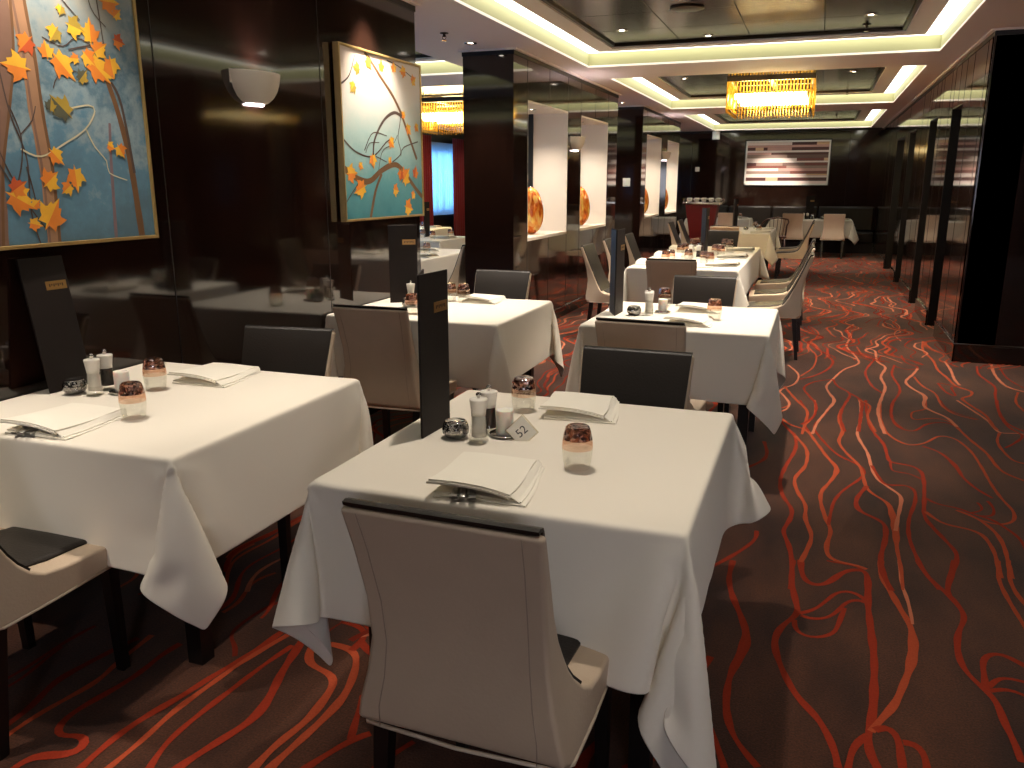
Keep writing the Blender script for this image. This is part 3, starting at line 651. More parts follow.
# wall sconces: half bowls
def sconce(x, y, z, label, proto=[None]):
    g = 'plaster half-bowl wall sconces'
    if proto[0] is None:
        t = thing('wall_sconce', label, 'wall light', (x, y, z), 0, g)
        prof = [(.060, .012), (.092, .022), (.122, .044), (.146, .076), (.161, .114), (.169, .152), (.170, .160), (.163, .160), (.152, .114), (.136, .08), (.112, .05), (.084, .03), (.056, .018)]
        MB().lathe(prof, 28, sx=.72, a0=-PI / 2, a1=PI / 2, caps=False).box(0, .004, -.17, .17, .1, .163).build('shade', 'shade', t)
        MB().lathe([(0, .006), (.060, .006), (.062, .012), (0, .014)], 20, sx=.72, a0=-PI / 2, a1=PI / 2, caps=False).build('lower_lens', 'sconce_lamp', t)
        MB().lathe([(0, .05), (.02, .052), (.024, .07), (.018, .09), (0, .095)], 14, c=(.05, 0, 0)).build('bulb', 'sconce_lamp', t)
        proto[0] = t
    else: t = dup(proto[0], (x, y, z), 0, label, g)
    return t
SCN = sconce(XW, 3.625, 1.873, 'plaster half-bowl sconce between the two tree paintings')
sconce(XW, 9.51, 1.86, 'plaster half-bowl sconce between the niches of the nearer partition')
sconce(XW, 15.46, 1.9, 'plaster half-bowl sconce between the niches of the further partition')

for y, z in ((3.645, 2.02), (9.51, 2.0), (15.46, 2.04)):
    l = bpy.data.lights.new('sconce_uplight', 'SPOT'); l.energy = 5; l.spot_size = math.radians(120); l.spot_blend = 1; l.color = (1, .8, .82); l.shadow_soft_size = .05
    o = bpy.data.objects.new('sconce_uplight', l); COL.objects.link(o); o.location = (XW + .07, y, z - .02); o.rotation_euler = (PI, 0, 0)
# chandeliers of amber glass rods
def chandelier(x, y, zt, label):
    t = thing('chandelier', label, 'chandelier', (x, y, zt), 0, 'amber glass rod chandeliers')
    hx, hy = .50, .62; H = .40
    mb = MB(); frame_boxes(mb, (-hx, hx, -hy, hy), (-hx + .05, hx - .05, -hy + .05, hy - .05), -.06, 0, 0, .006)
    mb.box(-.03, .03, -hy, hy, -.05, -.01); mb.box(-hx, hx, -.03, .03, -.05, -.01)
    for a in (-.3, .3): mb.box(a - .012, a + .012, -.012, .012, -.02, .16)
    mb.build('frame', 'bronze', t)
    lamps = MB()
    for yy in (-.45, 0, .45): lamps.tube([(-hx + .09, yy, -.22), (hx - .09, yy, -.22)], .035, 10)
    lamps.build('lamp_tube', 'chandelier_lamp', t)
    mb = MB(); frame_boxes(mb, (-hx + .03, hx - .03, -hy + .03, hy - .03), (-hx + .05, hx - .05, -hy + .05, hy - .05), -.385, -.375) 
    mb.build('bottom_ring', 'bronze', t)
    def rod(px, py, z0, z1): return MB().lathe([(.0, z0 - .016), (.0092, z0), (.0092, z1), (.004, z1 + .006)], 6, c=(px, py, 0), smooth=False)
    front = []; rest = MB(); n = 27
    for i in range(28):
        px = -hx + .02 + (2 * hx - .04) * i / 27
        for yy in (-hy + .03, hy - .03): q = rod(px, yy, .012, .07); rest.add(q.v, q.f)  # short upper rods, added to stand in for the gold glow above
    for i in range(n):
        px = -hx + .012 + (2 * hx - .024) * i / (n - 1)
        front.append((px, -hy + .012, -.40 + .012 * (i % 2), -.02)); rest.add(*(lambda r_: (r_.v, r_.f))(rod(px, hy - .012, -.40 + .012 * (i % 2), -.02)))
    m = 30
    for i in range(m):
        py = -hy + .012 + (2 * hy - .024) * i / (m - 1)
        for sgn in (-1, 1):
            if sgn < 0 or i % 2 == 0: front.append((sgn * (hx - .012), py, -.40 + .012 * (i % 2), -.02))
            else: rest.add(*(lambda r_: (r_.v, r_.f))(rod(sgn * (hx - .012), py, -.40, -.02)))
    base = {}
    for px, py, z0, z1 in front[:100]:
        k = round(z0, 3)
        if k not in base: r_ = rod(0, 0, z0, z1).build('glass_rod', 'rod', t); base[k] = r_
        else: r_ = base[k].copy(); COL.objects.link(r_); r_.parent = t
        r_.location = (px, py, 0)
    for px, py, z0, z1 in front[100:]:
        q = rod(px, py, z0, z1); rest.add(q.v, q.f)
    o = rest.build('glass_rods', 'rod', t); o['kind'] = 'stuff'
    return t
CH = chandelier(-.64, 11.2, 2.738, 'amber glass rod chandelier hanging over the long table')
CH2 = dup(CH, (-5.95, 13.3, 2.84), 0, 'amber glass rod chandelier seen through the gap by the far window', 'amber glass rod chandeliers')
CH2.scale = (1.2, 1.2, 1.2)

# world, daylight and camera
w = bpy.data.worlds.new('dim_surroundings'); SC.world = w; w.use_nodes = True
w.node_tree.nodes['Background'].inputs[0].default_value = lin((150, 160, 180)); w.node_tree.nodes['Background'].inputs[1].default_value = .05
cd = bpy.data.cameras.new('camera'); cam = bpy.data.objects.new('camera', cd); COL.objects.link(cam); SC.camera = cam
cd.sensor_width = 36; cd.lens = 36 * 821.6 / 1024; cd.clip_start = .05; cd.clip_end = 60
cam.location = (0, 0, 1.5); cam.rotation_euler = (math.radians(90 - 13.706), 0, math.radians(20.02))
vs_ = SC.view_settings; vs_.view_transform = 'Standard'; vs_.look = 'None'; vs_.gamma = 1; vs_.use_curve_mapping = False; vs_.exposure = 1.35
SC.cycles.max_bounces = 8; SC.cycles.diffuse_bounces = 6; SC.cycles.glossy_bounces = 4; SC.cycles.transparent_max_bounces = 24; SC.cycles.sample_clamp_indirect = 4
SC.cycles.use_denoising = True; SC.cycles.caustics_reflective = False; SC.cycles.caustics_refractive = False
# ------------------------------------------------------------------ tablecloths: draped by the cloth solver, then kept as plain meshes
def sim_cloth(tw, tl, drop, seed=0, frames=90, step=.024, bend=3.0, twist=0.0):
    cx, cy = tw / 2 + drop, tl / 2 + drop
    def lines(half):      # close together on the table edge so the crease stays crisp
        a = [half - .05, half - .022, half - .009, half + .001, half + .011, half + .024]
        n = max(2, round((half - .05) / .05)); inner = [(half - .05) * k / n for k in range(n)]
        m = max(2, round((drop - .024) / step)); outer = [half + .024 + (drop - .024) * k / m for k in range(1, m + 1)]
        p = inner + a + outer
        return [-v for v in p[:0:-1]] + p
    X_, Y_ = lines(tw / 2), lines(tl / 2); nx, ny = len(X_) - 1, len(Y_) - 1
    rng = np.random.RandomState(seed); vs = []; fs = []
    for j in range(ny + 1):
        for i in range(nx + 1):
            x = X_[i]; y = Y_[j]
            ox = max(abs(x) - tw / 2, 0); oy = max(abs(y) - tl / 2, 0)
            sgn = (1 if x * y > 0 else -1)
            k = min(ox, oy) * twist * sgn
            vs.append((x - k, y + k, .005 + rng.uniform(-.0015, .0015) - .28 * math.hypot(ox, oy)))
    for j in range(ny):
        for i in range(nx):
            a = j * (nx + 1) + i; fs.append((a, a + 1, a + nx + 2, a + nx + 1))
    me = bpy.data.meshes.new('sim'); me.from_pydata(vs, [], fs)
    o = bpy.data.objects.new('sim', me); COL.objects.link(o)
    b = MB().box(-tw / 2 + .006, tw / 2 - .006, -tl / 2 + .006, tl / 2 - .006, -.5, 0, 0, .004, seg=2)
    cm = bpy.data.meshes.new('block'); cm.from_pydata(b.v, [], b.f); t = bpy.data.objects.new('block', cm); COL.objects.link(t)
    t.modifiers.new('c', 'COLLISION'); t.collision.thickness_outer = .003; t.collision.cloth_friction = 30
    m = o.modifiers.new('cl', 'CLOTH'); s = m.settings
    s.quality = 8; s.mass = .25; s.tension_stiffness = 40; s.compression_stiffness = 40; s.shear_stiffness = 20; s.bending_stiffness = bend
    s.tension_damping = 10; s.air_damping = 2
    m.collision_settings.collision_quality = 4; m.collision_settings.distance_min = .003; m.collision_settings.use_self_collision = False
    m.point_cache.frame_start = 1; m.point_cache.frame_end = frames
    SC.frame_start = 1; SC.frame_end = frames
    for f in range(1, frames + 1): SC.frame_set(f)
    ev = o.evaluated_get(bpy.context.evaluated_depsgraph_get())
    co = np.array([v.co[:] for v in ev.data.vertices])
    bpy.data.objects.remove(o); bpy.data.objects.remove(t); bpy.data.meshes.remove(me); bpy.data.meshes.remove(cm); SC.frame_set(1)
    return co, fs
def cloth_obj(data, loc, label, sx=1, sy=1, kx=1, ky=1, clampx=None, sub=True):
    co, fs = data; c = co * np.array([sx * kx, sy * ky, 1])
    if clampx is not None: c[:, 0] = np.maximum(c[:, 0], clampx - loc[0] + .012 * np.clip(-c[:, 2], 0, 1))
    me = bpy.data.meshes.new('tablecloth'); me.from_pydata(c.tolist(), [], fs if sx * sy > 0 else [f[::-1] for f in fs]); me.materials.append(M['cloth'])
    me.polygons.foreach_set('use_smooth', [True] * len(fs))
    o = bpy.data.objects.new('tablecloth', me); COL.objects.link(o); o.location = loc
    s = o.modifiers.new('thickness', 'SOLIDIFY'); s.thickness = .0016; s.offset = 1
    if sub: b = o.modifiers.new('smooth', 'SUBSURF'); b.levels = b.render_levels = 1
    return tag(o, label, 'tablecloth', 'white tablecloths')
TOP = .745
def bed(x0, x1, y0, y1): return (x0 + x1) / 2, (y0 + y1) / 2, x1 - x0, y1 - y0
T1 = bed(-2.685, -1.65, 1.73, 2.77); T2 = bed(-1.185, -.21, 1.705, 2.765); T3 = bed(-2.685, -1.60, 4.15, 5.17); T4 = bed(-1.18, -.18, 4.315, 5.30)
T5 = bed(-1.62, -.62, 7.54, 10.47); T6 = bed(-1.65, -.66, 13.4, 15.3); T7 = bed(-.95, .70, 18.75, 19.6); T8 = bed(-2.75, -1.38, 18.85, 19.65)
S1 = bed(-4.75, -3.72, 6.7, 9.0); S2 = bed(-5.75, -4.75, 10.2, 11.3); S3 = bed(-7.1, -6.1, 12.6, 13.6)
TABLES = [(T1, 'table beneath the larger painting', 'A'), (T2, 'front table with the number sign', 'B'), (T3, 'table beneath the smaller painting', 'A'), (T4, 'second table of the middle row', 'A'),
          (T5, 'long middle table', 'L'), (T6, 'table beyond the long table', 'M'), (T7, 'table under the striped picture', 'N'), (T8, 'left table along the end wall', 'N'),
          (S1, 'nearest window-side table', 'M'), (S2, 'middle window-side table', 'B'), (S3, 'farthest window-side table', 'B')]
def make_table(T, who):
    x, y, w, l = T
    t = thing('dining_table', 'dark-legged dining table under white cloth, the ' + who, 'table', (x, y, 0), 0, 'dining tables')
    MB().box(-w / 2 + .01, w / 2 - .01, -l / 2 + .01, l / 2 - .01, TOP - .035, TOP - .006, 0, .004).build('tabletop', 'legwood', t)
    MB().box(-w / 2 + .1, w / 2 - .1, -l / 2 + .1, l / 2 - .1, TOP - .10, TOP - .035, 0, .003).build('apron', 'legwood', t)
    lp = MB(); lp.prism([(-.028, -.028), (.028, -.028), (.028, .028), (-.028, .028)], 0, TOP - .036)
    l0 = None
    for a in (-1, 1):
        for b in (-1, 1):
            if l0 is None: q = l0 = lp.build('leg', 'legwood', t)
            else: q = l0.copy(); COL.objects.link(q); q.parent = t
            q.location = (a * (w / 2 - .11), b * (l / 2 - .16), 0)
CD = {'A': sim_cloth(1.03, 1.03, .35, 2, 110, bend=1.0), 'B': sim_cloth(.975, 1.06, .36, 5, 140, bend=1.5, twist=.5), 'L': sim_cloth(1.0, 2.93, .34, 4, 70, .036), 'M': sim_cloth(1.0, 1.9, .34, 2, 70, .036), 'N': sim_cloth(1.6, .85, .34, 6, 70, .036)}
CDIM = {'A': (1.03, 1.03), 'B': (.975, 1.06), 'L': (1.0, 2.93), 'M': (1.0, 1.9), 'N': (1.6, .85)}
FL = {id(T3): (1, -1), id(T8): (-1, 1), id(S1): (-1, 1), id(S2): (-1, 1), id(S3): (1, -1)}
for T, who, k in TABLES:
    make_table(T, who)
    sx, sy = FL.get(id(T), (1, 1))
    cloth_obj(CD[k], (T[0], T[1], TOP - .004), 'white linen cloth over the ' + who, sx, sy, T[2] / CDIM[k][0], T[3] / CDIM[k][1], XW + .006 if T in (T1, T3) else None, k in 'AB' and T in (T1, T2, T3, T4))
ZT = TOP + .003

# ------------------------------------------------------------------ chairs
def make_chair(label, group):
    t = thing('dining_chair', label, 'chair', (0, 0, 0), 0, group)
    O = [(.26, .37), (.10, .37), (-.05, .37), (-.15, .37), (-.215, .372), (-.244, .39), (-.247, .43), (-.240, .50), (-.236, .58), (-.250, .68), (-.285, .81), (-.316, .900)]
    I = [(.27, .428), (.13, .444), (.02, .450), (-.05, .460), (-.088, .480), (-.112, .508), (-.132, .542), (-.153, .585), (-.175, .63), (-.205, .70), (-.250, .81), (-.287, .900)]
    ho = [.226, .232, .236, .237, .237, .234, .226, .209, .197, .196, .202, .207]
    hi = [.226, .233, .236, .234, .226, .214, .205, .200, .197, .197, .203, .207]
    vs = []; fs = []
    for (oy, oz), (iy, iz), a, b in zip(O, I, ho, hi): vs += [(-a, oy, oz), (a, oy, oz), (b, iy, iz), (-b, iy, iz)]
    n = len(O)
    for k in range(n - 1):
        for j in range(4): fs.append((4 * k + j, 4 * k + (j + 1) % 4, 4 * k + 4 + (j + 1) % 4, 4 * k + 4 + j))
    fs += [(3, 2, 1, 0), (4 * n - 4, 4 * n - 3, 4 * n - 2, 4 * n - 1)]
    s = MB().add(vs, fs, 0, True).build('shell', 'taupe', t)
    b = s.modifiers.new('soft', 'BEVEL'); b.width = .011; b.segments = 3; b.harden_normals = True; b.limit_method = 'ANGLE'; b.angle_limit = math.radians(42)
    def slab(path, hw, up, dn, name):
        vs = []; fs = []
        N = len(path)
        for k, (y, z) in enumerate(path):
            a = path[max(k - 1, 0)]; c = path[min(k + 1, N - 1)]; ty, tz = c[0] - a[0], c[1] - a[1]; L = math.hypot(ty, tz); ny, nz = -tz / L, ty / L
            h = hw[k] if isinstance(hw, list) else hw
            ed = .55 if k in (0, N - 1) else 1
            for x, u in ((-h, dn), (-h, up * .35 * ed), (-h + .007, up * .85 * ed), (-h + .02, up * ed), (0, up * 1.15 * ed), (h - .02, up * ed), (h - .007, up * .85 * ed), (h, up * .35 * ed), (h, dn)):
                vs.append((x, y - ny * u, z - nz * u))
        for k in range(N - 1):
            for j in range(9): fs.append((9 * k + j, 9 * k + (j + 1) % 9, 9 * k + 9 + (j + 1) % 9, 9 * k + 9 + j))
        fs += [tuple(range(9)), tuple(range(9 * N - 1, 9 * N - 10, -1))]
        return MB().add(vs, fs, 0, True).build(name, 'leather', t, sharp=50)
    # dark lining of the back, wrapped over the top edge; then the seat cushion
    bp = I[4:] + [(-.290, .906), (-.300, .908), (-.309, .9055)]
    slab(bp[::-1], [h - .008 for h in (hi[4:] + [.207, .207, .207])][::-1], .006, -.006, 'back_lining')
    slab([(-.085, .476), (-.05, .461), (.02, .452), (.13, .446), (.205, .438), (.222, .435)][::-1], [.150, .155, .158, .158, .155, .145][::-1], .010, -.006, 'seat_pad')
    MB().tube([(-.226, .256, .372), (-.236, -.05, .372), (-.237, -.2, .373), (-.215, -.232, .376), (0, -.244, .376), (.215, -.232, .376), (.237, -.2, .373), (.236, -.05, .372), (.226, .256, .372)], .0045, 6, closed=True).build('piping', 'welt', t)
    for x in (-1, 1):
        MB().tube([(x * .176, -.2465, .385), (x * .176, -.2478, .43), (x * .164, -.2412, .50), (x * .157, -.2372, .58), (x * .158, -.2512, .68), (x * .164, -.286, .81), (x * .168, -.315, .893)], .0011, 5).build('back_seam', 'seam', t)
    for sx in (-1, 1):
        for y0, y1, nm in ((.195, .205, 'leg'), (-.19, -.235, 'leg')):
            a, c = .019, .014; zt = .380
            vs = [(sx * .195 + i * c, y1 + j * c, 0) for i, j in ((-1, -1), (1, -1), (1, 1), (-1, 1))] + [(sx * .195 + i * a, y0 + j * a, zt) for i, j in ((-1, -1), (1, -1), (1, 1), (-1, 1))]
            MB().add(vs, [(3, 2, 1, 0), (4, 5, 6, 7), (0, 1, 5, 4), (1, 2, 6, 5), (2, 3, 7, 6), (3, 0, 4, 7)]).build(nm, 'legwood', t)
    return t
GT, GD, GL, GR = 'taupe backs turned to the viewer', 'dark linings facing the viewer', 'chairs along the left of the tables', 'chairs along the right of the tables'
CHAIRS = [
    (-.602, 1.575, -.02, 'taupe leather chair with its back to the viewer at the front table', GT),
    (-2.15, 1.555, .03, 'chair at lower left whose dark seat slides under the table beneath the larger painting', GT),
    (-.578, 2.625, PI, 'dark-lined chair facing the viewer across the front table', GD),
    (-2.02, 2.60, PI + .12, 'dark-lined chair against the wall, facing over the table beneath the larger painting', GD),
    (-.69, 3.88, -.04, 'taupe chair back at the near side of the second middle table', GT),
    (-2.05, 3.85, .02, 'taupe chair back at the near side of the table beneath the smaller painting', GT),
    (-2.03, 5.10, PI, 'dark-lined chair in the wall gap facing over the table beneath the smaller painting', GD),
    (-.655, 5.19, PI, 'dark-lined chair facing the viewer across the second middle table', GD),
    (-1.075, 6.98, 0, 'taupe chair back at the near end of the long table', GT),
    (-1.12, 10.72, PI, 'dark-lined chair at the far end of the long table', GD),
    (-1.24, 12.62, 0, 'taupe chair back at the near end of the table beyond the long table', GT),
    (-.31, 7.66, PI / 2, 'first chair on the aisle side of the long table', GR),
    (-.31, 8.6, PI / 2 + .03, 'second chair on the aisle side of the long table', GR),
    (-.31, 9.58, PI / 2, 'third chair on the aisle side of the long table', GR),
    (-1.83, 8.03, -PI / 2, 'first chair on the wall side of the long table', GL),
    (-1.85, 9.0, -PI / 2, 'second chair on the wall side of the long table', GL),
    (-1.83, 9.95, -PI / 2, 'third chair on the wall side of the long table', GL),
    (-.34, 13.8, PI / 2, 'first chair on the aisle side of the table beyond the long table', GR),
    (-.34, 14.7, PI / 2, 'second chair on the aisle side of the table beyond the long table', GR),
    (-1.86, 13.2, -PI / 2, 'first chair on the wall side of the table beyond the long table', GL),
    (-1.86, 14.15, -PI / 2, 'second chair on the wall side of the table beyond the long table', GL),
    (-.47, 18.5, 0, 'left taupe chair back at the table under the striped picture', GT),
    (.33, 18.5, 0, 'right taupe chair back at the table under the striped picture', GT),
    (-1.79, 18.55, 0, 'taupe chair back at the table at the left of the end wall', GT),
    (-3.56, 7.75, PI / 2, 'dark chair in the wall gap at the nearest table on the window side', GR),
    (-5.1, 9.85, .1, 'chair at the near side of the middle table seen through the wall gap', GT),
    (-4.4, 11.0, PI / 2, 'chair on the right of the middle table seen through the wall gap', GR),
]
c0 = None
for x, y, rz, lab, g in CHAIRS:
    if c0 is None: c0 = make_chair(lab, g); c0.location = (x, y, 0); c0.rotation_euler.z = rz; kids(c0)
    else: dup(c0, (x, y, 0), rz, lab, g)
# bentwood armchair at the end wall
t = thing('wooden_armchair', 'dark bentwood armchair in front of the end wall tables', 'chair', (-.80, 17.9, 0), .25)
MB().box(-.21, .21, -.2, .22, .43, .465, 0, .012).build('seat', 'brownwood', t)
MB().tube([(-.25, .12, .44), (-.26, .1, .66), (-.25, -.1, .74), (-.2, -.22, .80), (0, -.27, .84), (.2, -.22, .80), (.25, -.1, .74), (.26, .1, .66), (.25, .12, .44)], .017, 8).build('hoop_back', 'brownwood', t)
for x in (-.14, -.07, 0, .07, .14): MB().tube([(x * .9, -.18, .46), (x * 1.1, -.25 + abs(x) * .2, .82)], .007, 6).build('spindle', 'brownwood', t)
for x in (-1, 1):
    for y in (-1, 1): MB().tube([(x * .17, y * .16, .44), (x * .2, y * .2 , 0)], [.018, .013], 8).build('leg', 'brownwood', t)
# banquette under the striped picture
t = thing('banquette', 'long dark leather banquette along the end wall', 'bench', (0, 0, 0))
for i, (a, b) in enumerate(((-2.95, -1.98), (-1.97, -1.0), (-.99, 0), (.01, 1.19))):
    MB().box(a, b, 19.78, 20.3, .22, .46, 0, .03).build('seat_cushion', 'leather', t); MB().box(a, b, 20.24, 20.385, .46, 1.0, 0, .04).build('back_cushion', 'leather', t)
MB().box(-2.96, 1.195, 19.84, 20.38, 0, .22).build('plinth', 'legwood', t)

# ------------------------------------------------------------------ tableware
PROTO = {}
def put(kind, make, name, label, cat, loc, rz=0, group=None):
    if kind not in PROTO:
        t = thing(name, label, cat, loc, rz, group); make(t); PROTO[kind] = t; kids(t); return t
    return dup(PROTO[kind], loc, rz, label, group)
def mk_menu_v(t):
    for nm, ang in (('front_cover', 0), ('rear_cover', .42)):
        T = Matrix.Rotation(ang, 4, 'Z')
        c = MB().box(-.003, .003, .0, .182, .0, .495, 0, .0015, T=T).build(nm, 'menu', t)
        MB().box(-.0038 if ang else -.0038, -.003, .004, .178, .006, .489, 0, T=T).build('page', 'black', c)
        if not ang:
            p = MB().box(.003, .0042, .088, .172, .372, .404, 0, .0006).build('plaque', 'plaque', c)
            e = MB()
            for k in range(7): e.box(.0042, .0045, .100 + k * .009, .105 + k * .009, .383 + .004 * (k % 2), .394)
            e.build('engraving', 'engrave', p)
def mk_menu_flat(t):
    c = MB().box(.0, .010, -.092, .092, 0, .495, 0, .002).build('cover', 'menu', t)
    p = MB().box(.010, .0112, -.005, .082, .372, .404, 0, .0006).build('plaque', 'plaque', c)
    e = MB()
    for k in range(7): e.box(.0112, .0115, .008 + k * .009, .013 + k * .009, .383 + .004 * (k % 2), .394)
    e.build('engraving', 'engrave', p)
def mk_glass(t):
    MB().lathe([(.0335, 0), (.035, .001), (.0385, .018), (.0412, .038), (.0422, .056), (.0410, .056), (.0398, .038), (.037, .018), (.032, .002), (.0335, 0)], 28, caps=False).build('bowl', 'clear', t)
    MB().lathe([(.0422, .0565), (.0418, .070), (.0405, .082), (.039, .082), (.0402, .070), (.0410, .0565)], 28, caps=False).build('tinted_band', 'blush', t)
    b = MB(); n = 14
    b.lathe([(.0404, .0825), (.0385, .094), (.036, .105), (.033, .115), (.029, .119), (.014, .1165), (0, .116)], n, smooth=False, caps=False)
    b.lathe([(.0388, .083), (.034, .092), (.024, .098), (.012, .101), (0, .102)], n, smooth=False, caps=False)
    b.build('base', 'browncut', t)
def mk_mill(content):
    def f(t):
        MB().lathe([(.0, .002), (.029, .002), (.030, .010), (.0285, .022), (.026, .028), (.026, .034), (0, .034)], 24).build('foot', 'clear', t)
        MB().lathe([(.0, .018), (.0225, .018), (.0215, .05), (.0195, .085), (.0, .085)], 22).build('filling', content, t)
        MB().lathe([(.0255, .028), (.0245, .05), (.0225, .075), (.0222, .085), (.0232, .093)], 22, caps=False).build('jar', 'clear', t)
        MB().lathe([(.0, .083), (.0215, .083), (.0228, .095), (.0262, .122), (.0275, .130), (.0268, .1325), (.010, .1345), (0, .1345)], 26).build('cap', 'ceramic', t)
        MB().lathe([(.0035, .134), (.004, .138), (.0075, .142), (.008, .147), (.005, .152), (0, .153)], 14).build('knob', 'chrome', t)
    return f
def mk_bowl(t):
    prof = [(.0, .002), (.022, .002), (.032, .006), (.040, .018), (.0415, .032), (.038, .045), (.033, .052), (.030, .050), (.034, .042), (.0365, .030), (.034, .018), (.024, .010), (0, .008)]
    MB().lathe(prof, 16, smooth=False).build('bowl', 'cutglass', t)
    m = MB()
    for k in range(7):
        a = k * .9; m.box(-.016, .016, -.002, .002, -.014, .014, T=Matrix.Translation((.012 * math.cos(a), .012 * math.sin(a), .030)) @ Matrix.Rotation(a, 4, 'Z') @ Matrix.Rotation(.35, 4, 'X'))
    m.build('sugar_sachets', 'pepper', t)['kind'] = 'stuff'
    MB().lathe([(.033, .0515), (.0345, .053), (.032, .055), (.030, .053)], 22).build('rim', 'chrome', t)
def mk_candle(t):
    MB().lathe([(0, .002), (.042, .002), (.048, .009), (.046, .010), (.040, .005), (0, .004)], 28).build('dish', 'chrome', t)
    MB().lathe([(0, .006), (.024, .006), (.0262, .012), (.027, .078), (.0255, .083), (.022, .083), (.021, .066), (0, .064)], 26).build('cup', 'frost', t)
def mk_napkin(t):
    """linen folded into a pocket, open along its front edge"""
    def layer(z0, lift, x0, x1, y0, y1, skew, th=.005, nx=10, ny=10):
        vs = []; fs = []
        for s_ in (0, 1):
            for j in range(ny + 1):
                for i in range(nx + 1):
                    u, v = i / nx, j / ny
                    z = z0 + lift * (1 - v) ** 1.5 * (1 - .75 * u ** 3) + .0035 * math.sin(3.1 * u + 1) * math.sin(2.5 * v) + s_ * th
                    e = .0022 * (1 if 0 < i < nx and 0 < j < ny else 0) * s_
                    vs.append((x0 + (x1 - x0) * u + skew * (1 - v) + .004 * math.sin(v * 5), y0 + (y1 - y0) * v + .006 * math.sin(u * 3 + 1), z + e))
        N = (nx + 1) * (ny + 1)
        for j in range(ny):
            for i in range(nx):
                a = j * (nx + 1) + i; fs += [(a, a + nx + 1, a + nx + 2, a + 1), (N + a, N + a + 1, N + a + nx + 2, N + a + nx + 1)]
        for i in range(nx): a, b = i, ny * (nx + 1) + i; fs += [(a, a + 1, N + a + 1, N + a), (b + 1, b, N + b, N + b + 1)]
        for j in range(ny): a, b = j * (nx + 1), j * (nx + 1) + nx; fs += [(a + nx + 1, a, N + a, N + a + nx + 1), (b, b + nx + 1, N + b + nx + 1, N + b)]
        return vs, fs
    mb = MB()
    for a in ((.0005, .002, -.112, .122, -.150, .135, .010, .0045), (.0052, .004, -.108, .116, -.140, .138, .004, .004), (.0105, .024, -.116, .098, -.148, .142, -.006, .0055), (.0165, .024, -.113, .096, -.144, .144, -.004, .005)):
        v, f = layer(*a[:7], th=a[7]); mb.add(v, f, 0, True)
    # the turned fold slanting down along the right side, and the closed back
    vs = []
    for k in range(9):
        q = k / 8; y = -.146 + .288 * q
        vs += [(.096 - .006 * (1 - q), y, .0185 + .006 * (1 - q) ** 2), (.109 - .002 * q, y - .002, .0125), (.121 - .012 * q, y - .004, .005)]
    mb.add(vs, [f_ for k in range(8) for f_ in ((3 * k, 3 * k + 1, 3 * k + 4, 3 * k + 3), (3 * k + 1, 3 * k + 2, 3 * k + 5, 3 * k + 4))], 0, True)
    mb.tube([(-.106, .142, .0105), (0, .145, .0115), (.098, .141, .0105)], .0095, 8)
    mb.build('folded_cloth', 'napkin', t, sharp=50)
def mk_fork(t):
    MB().prism([(-.009, -.10), (.009, -.10), (.0065, -.02), (.004, .03), (.011, .05), (.012, .10), (.008, .10), (.0075, .06), (.003, .06), (.003, .10), (-.003, .10), (-.003, .06), (-.0075, .06), (-.008, .10), (-.012, .10), (-.011, .05), (-.004, .03), (-.0065, -.02)], 0, .003).build('fork_body', 'steel', t)
    MB().prism([(-.009, -.10), (.009, -.10), (.0065, -.04), (-.0065, -.04)], .003, .006).build('handle', 'steel', t)
def mk_knife(t):
    MB().prism([(-.006, .0), (.006, 0), (.010, .04), (.009, .10), (.0, .115), (-.006, .10)], .001, .003).build('blade', 'steel', t)
    MB().box(-.008, .008, -.10, .005, 0, .008, 0, .003).build('handle', 'steel', t)
def mk_sign(t):
    c = MB().box(-.037, .037, -.004, .004, 0, .074, 0, .0015).build('plate', 'acrylic', t)
    MB().box(-.033, .033, -.0046, -.0041, .004, .070).build('insert', 'napkin', c)
    fc = bpy.data.curves.new('number_text', 'FONT'); fc.body = '52'; fc.size = .036; fc.align_x = 'CENTER'; fc.extrude = .0003
    fo = bpy.data.objects.new('number_text', fc); me = bpy.data.meshes.new_from_object(fo); bpy.data.objects.remove(fo); bpy.data.curves.remove(fc)
    me.materials.clear(); me.materials.append(M['black']); o = bpy.data.objects.new('number', me); COL.objects.link(o); o.parent = t
    o.location = (0, -.0050, .025); o.rotation_euler = (PI / 2, 0, 0); o['label'] = 'black number 52'
